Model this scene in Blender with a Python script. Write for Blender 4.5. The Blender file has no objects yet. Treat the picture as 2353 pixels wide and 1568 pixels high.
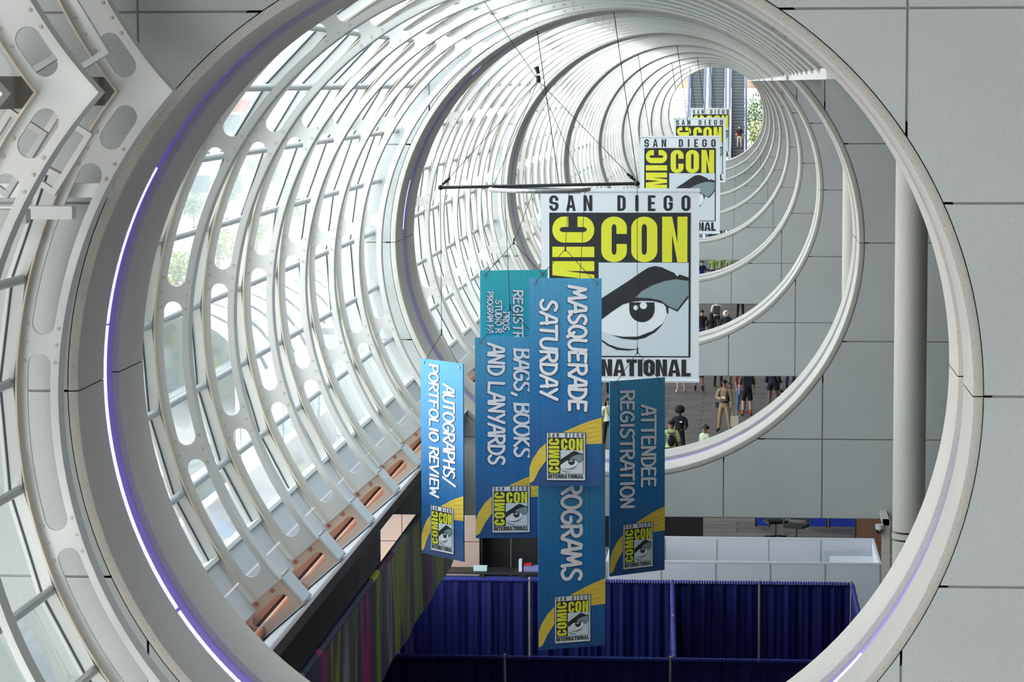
import bpy, bmesh, math, random
from math import sin, cos, pi, radians as R, sqrt, atan2, degrees
from mathutils import Vector, Matrix
from mathutils.geometry import tessellate_polygon
rnd = random.Random(7)
S = bpy.context.scene
COL = S.collection

# ---------------------------------------------------------------- camera
F_PX = 6289.5; YAW = .082785; PIT = .094346; ROLL = -.0033175
CAMZ = 12.0
_F = Vector((-sin(YAW) * cos(PIT), cos(YAW) * cos(PIT), -sin(PIT)))
_R = Vector((cos(YAW), sin(YAW), 0)); _U = _R.cross(_F)
_R2 = _R * cos(ROLL) + _U * sin(ROLL); _U2 = -_R * sin(ROLL) + _U * cos(ROLL)
cam = bpy.data.cameras.new('camera'); camo = bpy.data.objects.new('camera', cam); COL.objects.link(camo)
cam.sensor_width = 36.0; cam.lens = F_PX / 2353 * 36.0; cam.clip_start = .5; cam.clip_end = 2000
camo.matrix_world = Matrix(((_R2.x, _U2.x, -_F.x, 0), (_R2.y, _U2.y, -_F.y, 0), (_R2.z, _U2.z, -_F.z, CAMZ), (0, 0, 0, 1)))
S.camera = camo

# ---------------------------------------------------------------- sky, lights, exposure
W = bpy.data.worlds.new('sky'); S.world = W; W.use_nodes = True
wn = W.node_tree; wn.nodes.clear()
wo = wn.nodes.new('ShaderNodeOutputWorld'); wb = wn.nodes.new('ShaderNodeBackground')
tc = wn.nodes.new('ShaderNodeTexCoord'); sx = wn.nodes.new('ShaderNodeSeparateXYZ'); cr = wn.nodes.new('ShaderNodeValToRGB')
wn.links.new(tc.outputs['Generated'], sx.inputs[0]); wn.links.new(sx.outputs['Z'], cr.inputs[0])
cr.color_ramp.elements[0].position = 0; cr.color_ramp.elements[0].color = (.975, .985, 1, 1)
cr.color_ramp.elements[1].position = .8; cr.color_ramp.elements[1].color = (.80, .90, 1, 1)
wn.links.new(cr.outputs[0], wb.inputs[0]); wb.inputs[1].default_value = 5.2
wn.links.new(wb.outputs[0], wo.inputs[0])
S.view_settings.view_transform = 'Standard'; S.view_settings.look = 'None'
S.view_settings.gamma = 1; S.view_settings.use_curve_mapping = False; S.view_settings.exposure = 0.16
S.cycles.use_denoising = True
S.cycles.max_bounces = 10; S.cycles.transparent_max_bounces = 40; S.cycles.diffuse_bounces = 5
S.cycles.glossy_bounces = 3; S.cycles.sample_clamp_indirect = 6; S.cycles.caustics_reflective = False; S.cycles.caustics_refractive = False

def area(name, loc, size, energy, color=(1, 1, 1), rot=(0, 0, 0)):
    l = bpy.data.lights.new(name, 'AREA'); l.shape = 'RECTANGLE'; l.size, l.size_y = size; l.energy = energy; l.color = color
    o = bpy.data.objects.new(name, l); COL.objects.link(o); o.location = loc; o.rotation_euler = rot
    return o

# ---------------------------------------------------------------- materials
def srgb(r, g, b):
    f = lambda c: (c / 255 / 12.92) if c / 255 <= .04045 else ((c / 255 + .055) / 1.055) ** 2.4
    return (f(r), f(g), f(b), 1)
MATS = {}
def mat(name, rgb, rough=.6, metal=0, noise=0., nscale=6, bump=0., bscale=60, emit=None, es=0, spec=.5, stretch=None):
    if name in MATS: return MATS[name]
    m = bpy.data.materials.new(name); m.use_nodes = True; MATS[name] = m
    nt = m.node_tree; b = nt.nodes['Principled BSDF']
    c = srgb(*rgb); b.inputs['Base Color'].default_value = c; b.inputs['Roughness'].default_value = rough
    b.inputs['Metallic'].default_value = metal; b.inputs['Specular IOR Level'].default_value = spec
    if noise or bump:
        t = nt.nodes.new('ShaderNodeTexCoord'); mp = nt.nodes.new('ShaderNodeMapping'); nt.links.new(t.outputs['Object'], mp.inputs[0])
        if stretch: mp.inputs['Scale'].default_value = stretch
    if noise:
        n = nt.nodes.new('ShaderNodeTexNoise'); n.inputs['Scale'].default_value = nscale; n.inputs['Detail'].default_value = 5
        nt.links.new(mp.outputs[0], n.inputs['Vector'])
        mx = nt.nodes.new('ShaderNodeMix'); mx.data_type = 'RGBA'
        mx.inputs[6].default_value = tuple(x * (1 - noise) for x in c[:3]) + (1,)
        mx.inputs[7].default_value = tuple(min(1, x * (1 + noise)) for x in c[:3]) + (1,)
        nt.links.new(n.outputs['Fac'], mx.inputs[0]); nt.links.new(mx.outputs[2], b.inputs['Base Color'])
    if bump:
        n2 = nt.nodes.new('ShaderNodeTexNoise'); n2.inputs['Scale'].default_value = bscale; nt.links.new(mp.outputs[0], n2.inputs['Vector'])
        bp = nt.nodes.new('ShaderNodeBump'); bp.inputs['Strength'].default_value = bump; bp.inputs['Distance'].default_value = .01
        nt.links.new(n2.outputs['Fac'], bp.inputs['Height']); nt.links.new(bp.outputs[0], b.inputs['Normal'])
    if emit:
        b.inputs['Emission Color'].default_value = srgb(*emit); b.inputs['Emission Strength'].default_value = es
    return m
def concrete(name, rgb):
    m = mat(name, rgb, .85, bump=.15, bscale=120, spec=.2)
    nt = m.node_tree; b = nt.nodes['Principled BSDF']; c = srgb(*rgb)
    t = nt.nodes.new('ShaderNodeTexCoord'); n = nt.nodes.new('ShaderNodeTexNoise'); n.inputs['Scale'].default_value = .9; n.inputs['Detail'].default_value = 6
    v = nt.nodes.new('ShaderNodeTexNoise'); v.inputs['Scale'].default_value = 90; v.inputs['Detail'].default_value = 1
    nt.links.new(t.outputs['Object'], n.inputs['Vector']); nt.links.new(t.outputs['Object'], v.inputs['Vector'])
    mx = nt.nodes.new('ShaderNodeMix'); mx.data_type = 'RGBA'
    mx.inputs[6].default_value = tuple(x * .9 for x in c[:3]) + (1,); mx.inputs[7].default_value = tuple(x * 1.1 for x in c[:3]) + (1,)
    nt.links.new(n.outputs['Fac'], mx.inputs[0])
    cr = nt.nodes.new('ShaderNodeValToRGB'); cr.color_ramp.elements[0].position = .30; cr.color_ramp.elements[0].color = (.72, .72, .72, 1)
    cr.color_ramp.elements[1].position = .40; cr.color_ramp.elements[1].color = (1, 1, 1, 1)
    nt.links.new(v.outputs['Fac'], cr.inputs[0])
    mu = nt.nodes.new('ShaderNodeMix'); mu.data_type = 'RGBA'; mu.blend_type = 'MULTIPLY'; mu.inputs[0].default_value = 1
    nt.links.new(mx.outputs[2], mu.inputs[6]); nt.links.new(cr.outputs[0], mu.inputs[7]); nt.links.new(mu.outputs[2], b.inputs['Base Color'])
    return m
M_CONC = concrete('concrete', (182, 185, 182))
M_JOINT = mat('concrete joint', (128, 127, 123), .9)
M_RING = concrete('ring concrete', (194, 190, 180))
M_WHITE = mat('white painted steel', (214, 213, 208), .45, noise=.03, nscale=3)
M_FLANGE = mat('white painted flange', (212, 210, 204), .45, noise=.04, nscale=4)
M_BOLT = mat('weathered bolt', (192, 184, 172), .5)
M_ALU = mat('satin aluminium tube', (186, 190, 192), .35, metal=.35)
M_GASKET = mat('dark gasket', (52, 60, 62), .6)
M_SPAN = mat('grey spandrel panel', (196, 199, 200), .5, noise=.03)
M_ROOF = mat('white roof panel', (224, 228, 224), .5, noise=.02)
M_TERRA = mat('terracotta painted pipe', (174, 108, 74), .5, noise=.1, nscale=3)
M_BROWN = mat('brown primer board', (128, 98, 78), .6, noise=.12)
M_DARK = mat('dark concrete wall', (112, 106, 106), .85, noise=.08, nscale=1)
M_BLACK = mat('matt black', (18, 18, 20), .5)
M_STEEL = mat('brushed steel', (170, 172, 175), .3, metal=.9)
M_CHROME = mat('chrome', (150, 150, 148), .15, metal=1)
M_PURPLE = mat('purple surface glow', (146, 136, 170), .7, emit=(84, 56, 190), es=.34)  # emission stands in for strip light falling on the channel
M_CHOFF = mat('unlit channel', (176, 174, 170), .7)
M_LED = mat('violet led strip', (180, 160, 250), .4, emit=(160, 150, 255), es=2.4)
M_LEDDIM = mat('dim violet led strip', (150, 130, 230), .4, emit=(110, 86, 235), es=1.1)

def glass_mat():
    m = bpy.data.materials.new('pale green glass'); m.use_nodes = True; nt = m.node_tree; nt.nodes.clear()
    o = nt.nodes.new('ShaderNodeOutputMaterial'); tr = nt.nodes.new('ShaderNodeBsdfTransparent'); gl = nt.nodes.new('ShaderNodeBsdfGlossy')
    tr.inputs[0].default_value = (.955, .985, .985, 1); gl.inputs['Roughness'].default_value = .06; gl.inputs[0].default_value = (.9, 1, .97, 1)
    fr = nt.nodes.new('ShaderNodeFresnel'); fr.inputs[0].default_value = 1.35
    mx = nt.nodes.new('ShaderNodeMixShader'); tl = nt.nodes.new('ShaderNodeBsdfTranslucent'); tl.inputs[0].default_value = (.82, .92, .91, 1); m0 = nt.nodes.new('ShaderNodeMixShader')
    lw = nt.nodes.new('ShaderNodeLayerWeight'); lw.inputs[0].default_value = .5; mth = nt.nodes.new('ShaderNodeMath'); mth.operation = 'MULTIPLY'; mth.inputs[1].default_value = .24
    nt.links.new(lw.outputs['Facing'], mth.inputs[0]); nt.links.new(mth.outputs[0], m0.inputs[0]); nt.links.new(tr.outputs[0], m0.inputs[1]); nt.links.new(tl.outputs[0], m0.inputs[2])
    fm = nt.nodes.new('ShaderNodeMath'); fm.operation = 'MULTIPLY'; fm.inputs[1].default_value = .35; nt.links.new(fr.outputs[0], fm.inputs[0])
    nt.links.new(fm.outputs[0], mx.inputs[0]); nt.links.new(m0.outputs[0], mx.inputs[1]); nt.links.new(gl.outputs[0], mx.inputs[2])
    nt.links.new(mx.outputs[0], o.inputs[0]); return m
M_GLASS = glass_mat()

def roof_mat():
    m = bpy.data.materials.new('translucent white roof panel'); m.use_nodes = True; nt = m.node_tree; nt.nodes.clear()
    o = nt.nodes.new('ShaderNodeOutputMaterial'); d = nt.nodes.new('ShaderNodeBsdfDiffuse'); t = nt.nodes.new('ShaderNodeBsdfTranslucent'); mx = nt.nodes.new('ShaderNodeMixShader')
    n = nt.nodes.new('ShaderNodeTexNoise'); n.inputs['Scale'].default_value = .8; mr = nt.nodes.new('ShaderNodeMapRange'); mr.inputs['To Min'].default_value = .17; mr.inputs['To Max'].default_value = .22
    nt.links.new(n.outputs['Fac'], mr.inputs[0]); nt.links.new(mr.outputs[0], mx.inputs[0])
    d.inputs[0].default_value = srgb(232, 236, 233); t.inputs[0].default_value = srgb(216, 226, 222); nt.links.new(d.outputs[0], mx.inputs[1]); nt.links.new(t.outputs[0], mx.inputs[2]); nt.links.new(mx.outputs[0], o.inputs[0]); return m
M_ROOFT = roof_mat()
def floor_mat():
    m = bpy.data.materials.new('grey brown plank carpet'); m.use_nodes = True; nt = m.node_tree; b = nt.nodes['Principled BSDF']
    t = nt.nodes.new('ShaderNodeTexCoord'); br = nt.nodes.new('ShaderNodeTexBrick'); nt.links.new(t.outputs['Object'], br.inputs['Vector'])
    br.inputs['Scale'].default_value = 1; br.inputs['Brick Width'].default_value = 2.6; br.inputs['Row Height'].default_value = .62
    br.inputs['Mortar Size'].default_value = .035; br.inputs['Color1'].default_value = srgb(98, 88, 82); br.inputs['Color2'].default_value = srgb(74, 67, 63)
    br.inputs['Mortar'].default_value = srgb(58, 52, 50)
    n = nt.nodes.new('ShaderNodeTexNoise'); n.inputs['Scale'].default_value = 2.2; n.inputs['Detail'].default_value = 5
    mp = nt.nodes.new('ShaderNodeMapping'); mp.inputs['Scale'].default_value = (.5, 4, 1); nt.links.new(t.outputs['Object'], mp.inputs[0]); nt.links.new(mp.outputs[0], n.inputs['Vector'])
    mx = nt.nodes.new('ShaderNodeMix'); mx.data_type = 'RGBA'; mx.blend_type = 'MULTIPLY'; mx.inputs[0].default_value = .9
    cr = nt.nodes.new('ShaderNodeValToRGB'); cr.color_ramp.elements[0].position = .35; cr.color_ramp.elements[0].color = (.72, .7, .68, 1)
    cr.color_ramp.elements[1].position = .65; cr.color_ramp.elements[1].color = (1.25, 1.22, 1.2, 1)
    nt.links.new(n.outputs['Fac'], cr.inputs[0]); nt.links.new(br.outputs[0], mx.inputs[6]); nt.links.new(cr.outputs[0], mx.inputs[7])
    nt.links.new(mx.outputs[2], b.inputs['Base Color']); b.inputs['Roughness'].default_value = .8
    return m

# ---------------------------------------------------------------- mesh helpers
def link(o, parent=None):
    COL.objects.link(o)
    if parent is not None: o.parent = parent
    return o
def empty(name, loc=(0, 0, 0), rz=0, parent=None, **props):
    o = bpy.data.objects.new(name, None); o.location = loc; o.rotation_euler = (0, 0, rz); o.empty_display_size = .1
    for k, v in props.items(): o[k] = v
    return link(o, parent)
def tag(o, **props):
    for k, v in props.items(): o[k] = v
    return o
class MB:
    def __init__(s): s.v = []; s.f = []
    def add(s, vs, fs):
        n = len(s.v); s.v += [tuple(v) for v in vs]; s.f += [tuple(i + n for i in f) for f in fs]; return s
    def box(s, x0, x1, y0, y1, z0, z1, M=None):
        vs = [Vector((x, y, z)) for x in (x0, x1) for y in (y0, y1) for z in (z0, z1)]
        if M is not None: vs = [M @ v for v in vs]
        return s.add(vs, [(0, 1, 3, 2), (4, 6, 7, 5), (0, 4, 5, 1), (2, 3, 7, 6), (0, 2, 6, 4), (1, 5, 7, 3)])
    def tube(s, p0, p1, r, n=10, r1=None, caps=True):
        p0 = Vector(p0); p1 = Vector(p1); d = (p1 - p0).normalized(); a = d.orthogonal().normalized(); b = d.cross(a)
        r1 = r if r1 is None else r1
        vs = []
        for p, rr in ((p0, r), (p1, r1)):
            for i in range(n):
                t = 2 * pi * i / n; vs.append(p + (a * cos(t) + b * sin(t)) * rr)
        fs = [(i, (i + 1) % n, n + (i + 1) % n, n + i) for i in range(n)]
        if caps: fs += [tuple(range(n - 1, -1, -1)), tuple(range(n, 2 * n))]
        return s.add(vs, fs)
    def path(s, pts, r, n=8):
        for a, b in zip(pts, pts[1:]): s.tube(a, b, r, n)
        return s
    def prism(s, loop, y0, y1, hole=None):
        """extrude an XZ polygon along Y"""
        n = len(loop); vs = [(p[0], y0, p[1]) for p in loop] + [(p[0], y1, p[1]) for p in loop]
        tri = tessellate_polygon([[Vector((p[0], p[1], 0)) for p in loop]])
        fs = [tuple(t) for t in tri] + [tuple(n + i for i in reversed(t)) for t in tri] + [(i, (i + 1) % n, n + (i + 1) % n, n + i) for i in range(n)]
        return s.add(vs, fs)
    def flat(s, loop, y):
        tri = tessellate_polygon([[Vector((p[0], p[1], 0)) for p in loop]])
        return s.add([(p[0], y, p[1]) for p in loop], [tuple(t) for t in tri])
    def sphere(s, c, r, nu=12, nv=8, z0=-1, z1=1):
        rx, ry, rz = (r, r, r) if not isinstance(r, tuple) else r
        vs = []; 
        for j in range(nv + 1):
            ph = -pi / 2 + pi * j / nv; zz = max(z0, min(z1, sin(ph))); k = sqrt(max(0, 1 - zz * zz))
            for i in range(nu): t = 2 * pi * i / nu; vs.append((c[0] + rx * k * cos(t), c[1] + ry * k * sin(t), c[2] + rz * zz))
        fs = [(j * nu + i, j * nu + (i + 1) % nu, (j + 1) * nu + (i + 1) % nu, (j + 1) * nu + i) for j in range(nv) for i in range(nu)]
        return s.add(vs, fs)
    def mesh(s, name, m, smooth=False, merge=False):
        me = bpy.data.meshes.new(name); me.from_pydata(s.v, [], s.f)
        bm = bmesh.new(); bm.from_mesh(me)
        if merge: bmesh.ops.remove_doubles(bm, verts=bm.verts, dist=1e-5)
        bmesh.ops.recalc_face_normals(bm, faces=bm.faces); bm.to_mesh(me); bm.free()
        if m: me.materials.append(m)
        if smooth:
            me.polygons.foreach_set('use_smooth', [True] * len(me.polygons))
            if hasattr(me, 'set_sharp_from_angle'): me.set_sharp_from_angle(angle=R(35))
        return me
    def build(s, name, m, parent=None, smooth=False, loc=None, merge=False, **props):
        o = bpy.data.objects.new(name, s.mesh(name, m, smooth, merge))
        if loc is not None: o.location = loc
        for k, v in props.items(): o[k] = v
        return link(o, parent)
def inst(name, me, parent=None, loc=(0, 0, 0), **props):
    o = bpy.data.objects.new(name, me); o.location = loc
    for k, v in props.items(): o[k] = v
    return link(o, parent)
def at(px, py, Y):
    """the point of the plane at depth Y seen through a pixel of the 2353x1568 frame"""
    d = _F + _R2 * ((px - 1176.5) / F_PX) - _U2 * ((py - 784) / F_PX)
    return Vector((0, 0, CAMZ)) + d * (Y / d.y)
def ground(px, py):
    d = _F + _R2 * ((px - 1176.5) / F_PX) - _U2 * ((py - 784) / F_PX)
    return Vector((0, 0, CAMZ)) + d * (-CAMZ / d.z)

# ---------------------------------------------------------------- building grid
Y1 = 19.466; L = 18.5436; T = 2.187; CX = -1.5629; CZ = CAMZ - 2.2282; PS = 1.36824; R0 = 3.22; RG = 3.292
ZB = CAMZ - 6.08
NW = 10
def yw(n): return Y1 + L * (n - 1)
def pol(r, deg): return (CX + r * cos(R(deg)), CZ + r * sin(R(deg)))

# floor
fl = MB().box(-7.5, 7.2, -6, 262, -.2, 0).build('floor', floor_mat(), kind='structure', label='grey brown floor of long boards in the lower hall')

# ---------------------------------------------------------------- concrete walls with round openings
GAP = .009
def cell_loops(x0, x1, z0, z1, rad):
    m = 28; per = []
    for i in range(m): per.append((x0 + (x1 - x0) * i / m, z0))
    for i in range(m): per.append((x1, z0 + (z1 - z0) * i / m))
    for i in range(m): per.append((x1 - (x1 - x0) * i / m, z1))
    for i in range(m): per.append((x0, z1 - (z1 - z0) * i / m))
    ins = [(p[0] - CX) ** 2 + (p[1] - CZ) ** 2 < rad * rad for p in per]
    if all(ins): return []
    if not any(ins): return [[(x0, z0), (x1, z0), (x1, z1), (x0, z1)]]
    N = len(per); loops = []
    def cut(a, b):
        lo, hi = 0., 1.
        for _ in range(24):
            t = (lo + hi) / 2; q = (a[0] + (b[0] - a[0]) * t - CX, a[1] + (b[1] - a[1]) * t - CZ)
            if q[0] ** 2 + q[1] ** 2 < rad * rad: hi = t
            else: lo = t
        return (a[0] + (b[0] - a[0]) * lo, a[1] + (b[1] - a[1]) * lo)
    corners = {0, m, 2 * m, 3 * m}
    starts = [i for i in range(N) if not ins[i] and ins[i - 1]]
    for st in starts:
        lp = [cut(per[st], per[st - 1])]; i = st
        while not ins[i % N]:
            if i % N in corners: lp.append(per[i % N])
            i += 1
            if i - st > N: break
        lp.append(cut(per[(i - 1) % N], per[i % N]))
        a0 = atan2(lp[-1][1] - CZ, lp[-1][0] - CX); a1 = atan2(lp[0][1] - CZ, lp[0][0] - CX)
        d = (a1 - a0 + pi) % (2 * pi) - pi; k = max(2, int(abs(d) / R(1.5)))
        for q in range(1, k): a = a0 + d * q / k; lp.append((CX + rad * cos(a), CZ + rad * sin(a)))
        loops.append(lp)
    return loops

def cross_wall(n):
    Y = yw(n)
    if n == 1: xs = (-8, 5); zt = CZ + 5 * PS
    else: xs = (-3, 5); zt = CAMZ + 1.6
    x0, x1 = CX + xs[0] * PS, CX + xs[1] * PS
    root = empty('wall_cross', (0, Y, 0), kind='structure', label='pale concrete panel wall %d with a large round opening' % n)
    # core slab with a round hole
    b = MB(); N = 120; angs = sorted([2 * pi * i / N for i in range(N)] + [atan2(z - CZ, x - CX) % (2 * pi) for x in (x0, x1) for z in (ZB, zt)])
    ri = R0 + .14
    def outer(a):
        dx, dz = cos(a), sin(a); t = min(((x1 if dx > 0 else x0) - CX) / dx if abs(dx) > 1e-9 else 1e9, ((zt if dz > 0 else ZB) - CZ) / dz if abs(dz) > 1e-9 else 1e9)
        return (CX + dx * t, CZ + dz * t)
    vs = []; M = len(angs)
    for a in angs:
        o = outer(a); i = (CX + ri * cos(a), CZ + ri * sin(a))
        vs += [(i[0], .007, i[1]), (o[0], .007, o[1]), (o[0], T - .03, o[1]), (i[0], T - .03, i[1])]
    fs = []
    for k in range(M):
        p, q = 4 * k, 4 * ((k + 1) % M)
        fs += [(p, q, q + 1, p + 1), (p + 1, q + 1, q + 2, p + 2), (p + 2, q + 2, q + 3, p + 3), (p + 3, q + 3, q, p)]
    b.add(vs, fs); b.build('wall_core', M_JOINT, root)
    zs = [ZB] + [CZ + k * PS for k in range(-2, 6) if CZ + k * PS < zt - .05] + [zt]
    for i in range(xs[0], xs[1]):
        for z0, z1 in zip(zs, zs[1:]):
            for lp in cell_loops(CX + i * PS + GAP, CX + (i + 1) * PS - GAP, z0 + GAP, z1 - GAP, RG + .009):
                if len(lp) < 3: continue
                MB().prism(lp, 0, .02).build('concrete_panel', M_CONC, root)
    # round trim
    ring = empty('trim_%d' % n, (0, Y, 0), kind='structure', label='round concrete rim of wall %d with a violet glowing channel' % n)
    prof = [(RG + .002, .012), (RG + .002, .003), (RG - .012, -.004), (R0 + .006, -.004), (R0, .004), (R0, .80), (R0 + .012, .82), (R0 + .075, .82), (R0 + .075, 1.32), (R0 + .006, 1.32), (R0, 1.33), (R0, T - .01), (R0 + .01, T), (R0 + .14, T), (R0 + .14, T - .04)]
    for q in range(4):
        a0, a1 = q * 90 + .07, q * 90 + 89.93; k = 40; vs = []; fs = []
        for j in range(k + 1):
            a = a0 + (a1 - a0) * j / k
            for r, y in prof: x, z = pol(r, a); vs.append((x, y, z))
        m = len(prof)
        for j in range(k):
            for i in range(m - 1): p = j * m + i; fs.append((p, p + 1, p + m + 1, p + m))
        MB().add(vs, fs).build('ring_segment', M_RING, ring, smooth=True)
    def arc(name, a0, a1, r0, r1, ya, yb, mm, parent, **kw):
        k = max(2, int(abs(a1 - a0) / 2)); vs = []; fs = []
        for j in range(k + 1):
            a = a0 + (a1 - a0) * j / k
            for r, y in ((r0, ya), (r0, yb), (r1, yb), (r1, ya)): x, z = pol(r, a); vs.append((x, y, z))
        for j in range(k):
            for i in range(4): p = j * 4 + i; q2 = j * 4 + (i + 1) % 4; fs.append((p, q2, q2 + 4, p + 4))
        fs += [(0, 1, 2, 3), tuple(4 * k + i for i in (3, 2, 1, 0))]
        return MB().add(vs, fs).build(name, mm, parent, **kw)
    arc('rim_channel', 22, 352, R0 + .055, R0 + .074, .90, 1.31, M_PURPLE, ring, label='violet channel with glow set in its surface')  # violet light of the strip set as surface glow over this arc
    arc('rim_channel', -8, 22, R0 + .055, R0 + .074, .83, 1.31, M_CHOFF, ring, label='unlit grey channel')
    if n == 1: segs = [(150.4, 172.6, 1), (172.9, 213.2, 1), (213.7, 262, 1), (262.5, 320.6, 1)]
    elif n == 2: segs = [(130.5, 133.5, 1), (133.8, 164.5, 0), (165, 177.6, 1), (178, 236, 0), (245, 247, 1), (275, 300, 0)]
    elif n <= 4: segs = [(120, 250, 0)]
    else: segs = []
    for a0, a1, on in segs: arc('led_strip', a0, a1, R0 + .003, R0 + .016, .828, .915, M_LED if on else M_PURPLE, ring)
for n in range(1, NW + 1): cross_wall(n)

# ---------------------------------------------------------------- the glazed vault
RI, RO = 3.222, 3.502; HW = .082; HR = 3.363
END_R, END_L = 45.5, 221.0
BRIDGE = [197.2 - 24 * k for k in range(7)]      # 197.2 ... 53.2
def rib_meshes(aR, holes, mirror=None, aL=END_L, clipz=None):
    """web with stadium holes, flanges, bolts; in the XZ plane at y=0"""
    def tr(x, z): return (x, z) if mirror is None else (x, 2 * mirror - z)
    th = .012
    da = HW / HR
    angs = set()
    a = aR
    k = int((aL - aR) / 2.5)
    for j in range(k + 1): angs.add(round(aR + (aL - aR) * j / k, 4))
    for h0, h1 in holes:
        for q in (0, .06, .2, .4, .7, 1.0):
            angs.add(round(h0 + degrees(da) * q, 4)); angs.add(round(h1 - degrees(da) * q, 4))
    angs = sorted(x for x in angs if aR - .001 <= x <= aL + .001)
    def hole(x):
        for h0, h1 in holes:
            if h0 - 1e-6 <= x <= h1 + 1e-6:
                d0, d1 = R(x - h0) * HR, R(h1 - x) * HR; d = min(d0, d1)
                h = HW if d >= HW else sqrt(max(0, HW * HW - (HW - d) ** 2))
                return h
        return None
    vs = []; fs = []
    def quad(a0, a1, ra0, ra1, rb0, rb1):
        n = len(vs)
        for y in (-th, th):
            for aa, rr in ((a0, ra0), (a1, ra1), (a1, rb1), (a0, rb0)):
                x, z = tr(*pol(rr, aa)); vs.append((x, y, z))
        fs.extend([(n, n + 1, n + 2, n + 3), (n + 7, n + 6, n + 5, n + 4), (n, n + 4, n + 5, n + 1), (n + 2, n + 6, n + 7, n + 3)])
    for a0, a1 in zip(angs, angs[1:]):
        h0, h1 = hole(a0 + 1e-5), hole(a1 - 1e-5)
        if h0 is None or h1 is None or (h0 < 1e-4 and h1 < 1e-4): quad(a0, a1, RI, RI, RO, RO)
        else: quad(a0, a1, RI, RI, HR - h0, HR - h1); quad(a0, a1, HR + h0, HR + h1, RO, RO)
    def clip(me):
        if clipz is None: return me
        bm = bmesh.new(); bm.from_mesh(me)
        bmesh.ops.bisect_plane(bm, geom=bm.verts[:] + bm.edges[:] + bm.faces[:], plane_co=(0, 0, clipz), plane_no=(0, 0, 1 if mirror is None else -1), clear_outer=True)
        bm.to_mesh(me); bm.free(); return me
    web = clip(MB().add(vs, fs).mesh('rib_web', M_WHITE))
    def flange(r0, r1, w, m, nm):
        b = MB(); k = int((aL - aR) / 2.5); vs = []; f2 = []
        for j in range(k + 1):
            a = aR + (aL - aR) * j / k
            for r, y in ((r0, -w), (r0, w), (r1, w), (r1, -w)): x, z = tr(*pol(r, a)); vs.append((x, y, z))
        for j in range(k):
            for i in range(4): p = j * 4 + i; q = j * 4 + (i + 1) % 4; f2.append((p, q, q + 4, p + 4))
        f2 += [(0, 1, 2, 3), tuple(4 * k + i for i in (3, 2, 1, 0))]
        return clip(b.add(vs, f2).mesh(nm, m, smooth=True))
    inner = flange(RI - .016, RI, .085, M_FLANGE, 'inner_flange'); outer = flange(RO, RO + .014, .085, mat('shade tinted flange', (214, 203, 186), .55, noise=.08, nscale=3), 'outer_flange')  # beige holds the shading of the outer flange's inner face
    b = MB()
    for br in BRIDGE:
        for q in (-2.15, 0, 2.15):
            if not aR + .5 < br + q < aL - .5: continue
            for r in (RI + .03, RO - .03):
                x, z = tr(*pol(r, br + q)); b.tube((x, -th - .012, z), (x, -th, z), .012, 6)
    bolts = b.mesh('bolts', M_BOLT)
    return web, inner, outer, bolts
allh = [(BRIDGE[i + 1] + 1.15, BRIDGE[i] - 1.15) for i in range(6)] + [(198.35, 218.2)]
RIB = rib_meshes(END_R, allh)
# foot bracket: a short steel box at the lower end of each rib
tx, tz = -sin(R(END_L)), cos(R(END_L)); rx_, rz_ = cos(R(END_L)), sin(R(END_L))
def foot(t, r): return (CX + rx_ * r + tx * t, CZ + rz_ * r + tz * t)
def foot_meshes():
    loop = [foot(.0, 3.22), foot(.28, 3.22), foot(.28, 3.72), foot(.0, 3.72)]
    hl = []
    for i in range(9): a = -pi / 2 + pi * i / 8; hl.append(foot(.15 + .062 * -sin(a), 3.345 - .062 * cos(a)))
    for i in range(9): a = pi / 2 - pi * i / 8; hl.append(foot(.15 + .062 * -sin(a), 3.62 + .062 * cos(a)))
    pts = [Vector((p[0], p[1], 0)) for p in loop]; hp = [Vector((p[0], p[1], 0)) for p in hl]
    tri = tessellate_polygon([pts, hp]); al = loop + hl; n = len(al); b = MB()
    vs = [(p[0], 0, p[1]) for p in al] + [(p[0], .014, p[1]) for p in al]
    fs = [tuple(t) for t in tri] + [tuple(i + n for i in reversed(t)) for t in tri]
    fs += [(i, (i + 1) % 4, (i + 1) % 4 + n, i + n) for i in range(4)]; m = len(hl)
    fs += [(4 + i, 4 + (i + 1) % m, 4 + (i + 1) % m + n, 4 + i + n) for i in range(m)]
    b.add(vs, fs); plate = b.mesh('foot_plate', mat('bounce tinted steel plate', (208, 184, 164), .5, noise=.05, nscale=5))  # warm bounce from the orange boards is put into the plate colour
    b = MB(); b.prism([foot(-.02, 3.20), foot(.30, 3.20), foot(.30, 3.22), foot(-.02, 3.22)], -.01, .39)
    b.prism([foot(.28, 3.20), foot(.30, 3.20), foot(.30, 3.75), foot(.28, 3.75)], -.01, .39)
    b.prism([foot(-.02, 3.20), foot(.0, 3.20), foot(.0, 3.75), foot(-.02, 3.75)], -.01, .39)
    box = b.mesh('foot_box', M_SPAN)
    b = MB()
    for r in (3.33, 3.52): b.prism([foot(.015, r), foot(.045, r), foot(.045, r + .035), foot(.015, r + .035)], -.014, 0)
    return plate, box, b.mesh('foot_clip', M_TERRA)
FOOT = foot_meshes()
PUR = [129.9, 142.1, 154, 166, 178, 190.3, 202.4]
ROWS = [106, 118] + PUR + [212.8]
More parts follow.
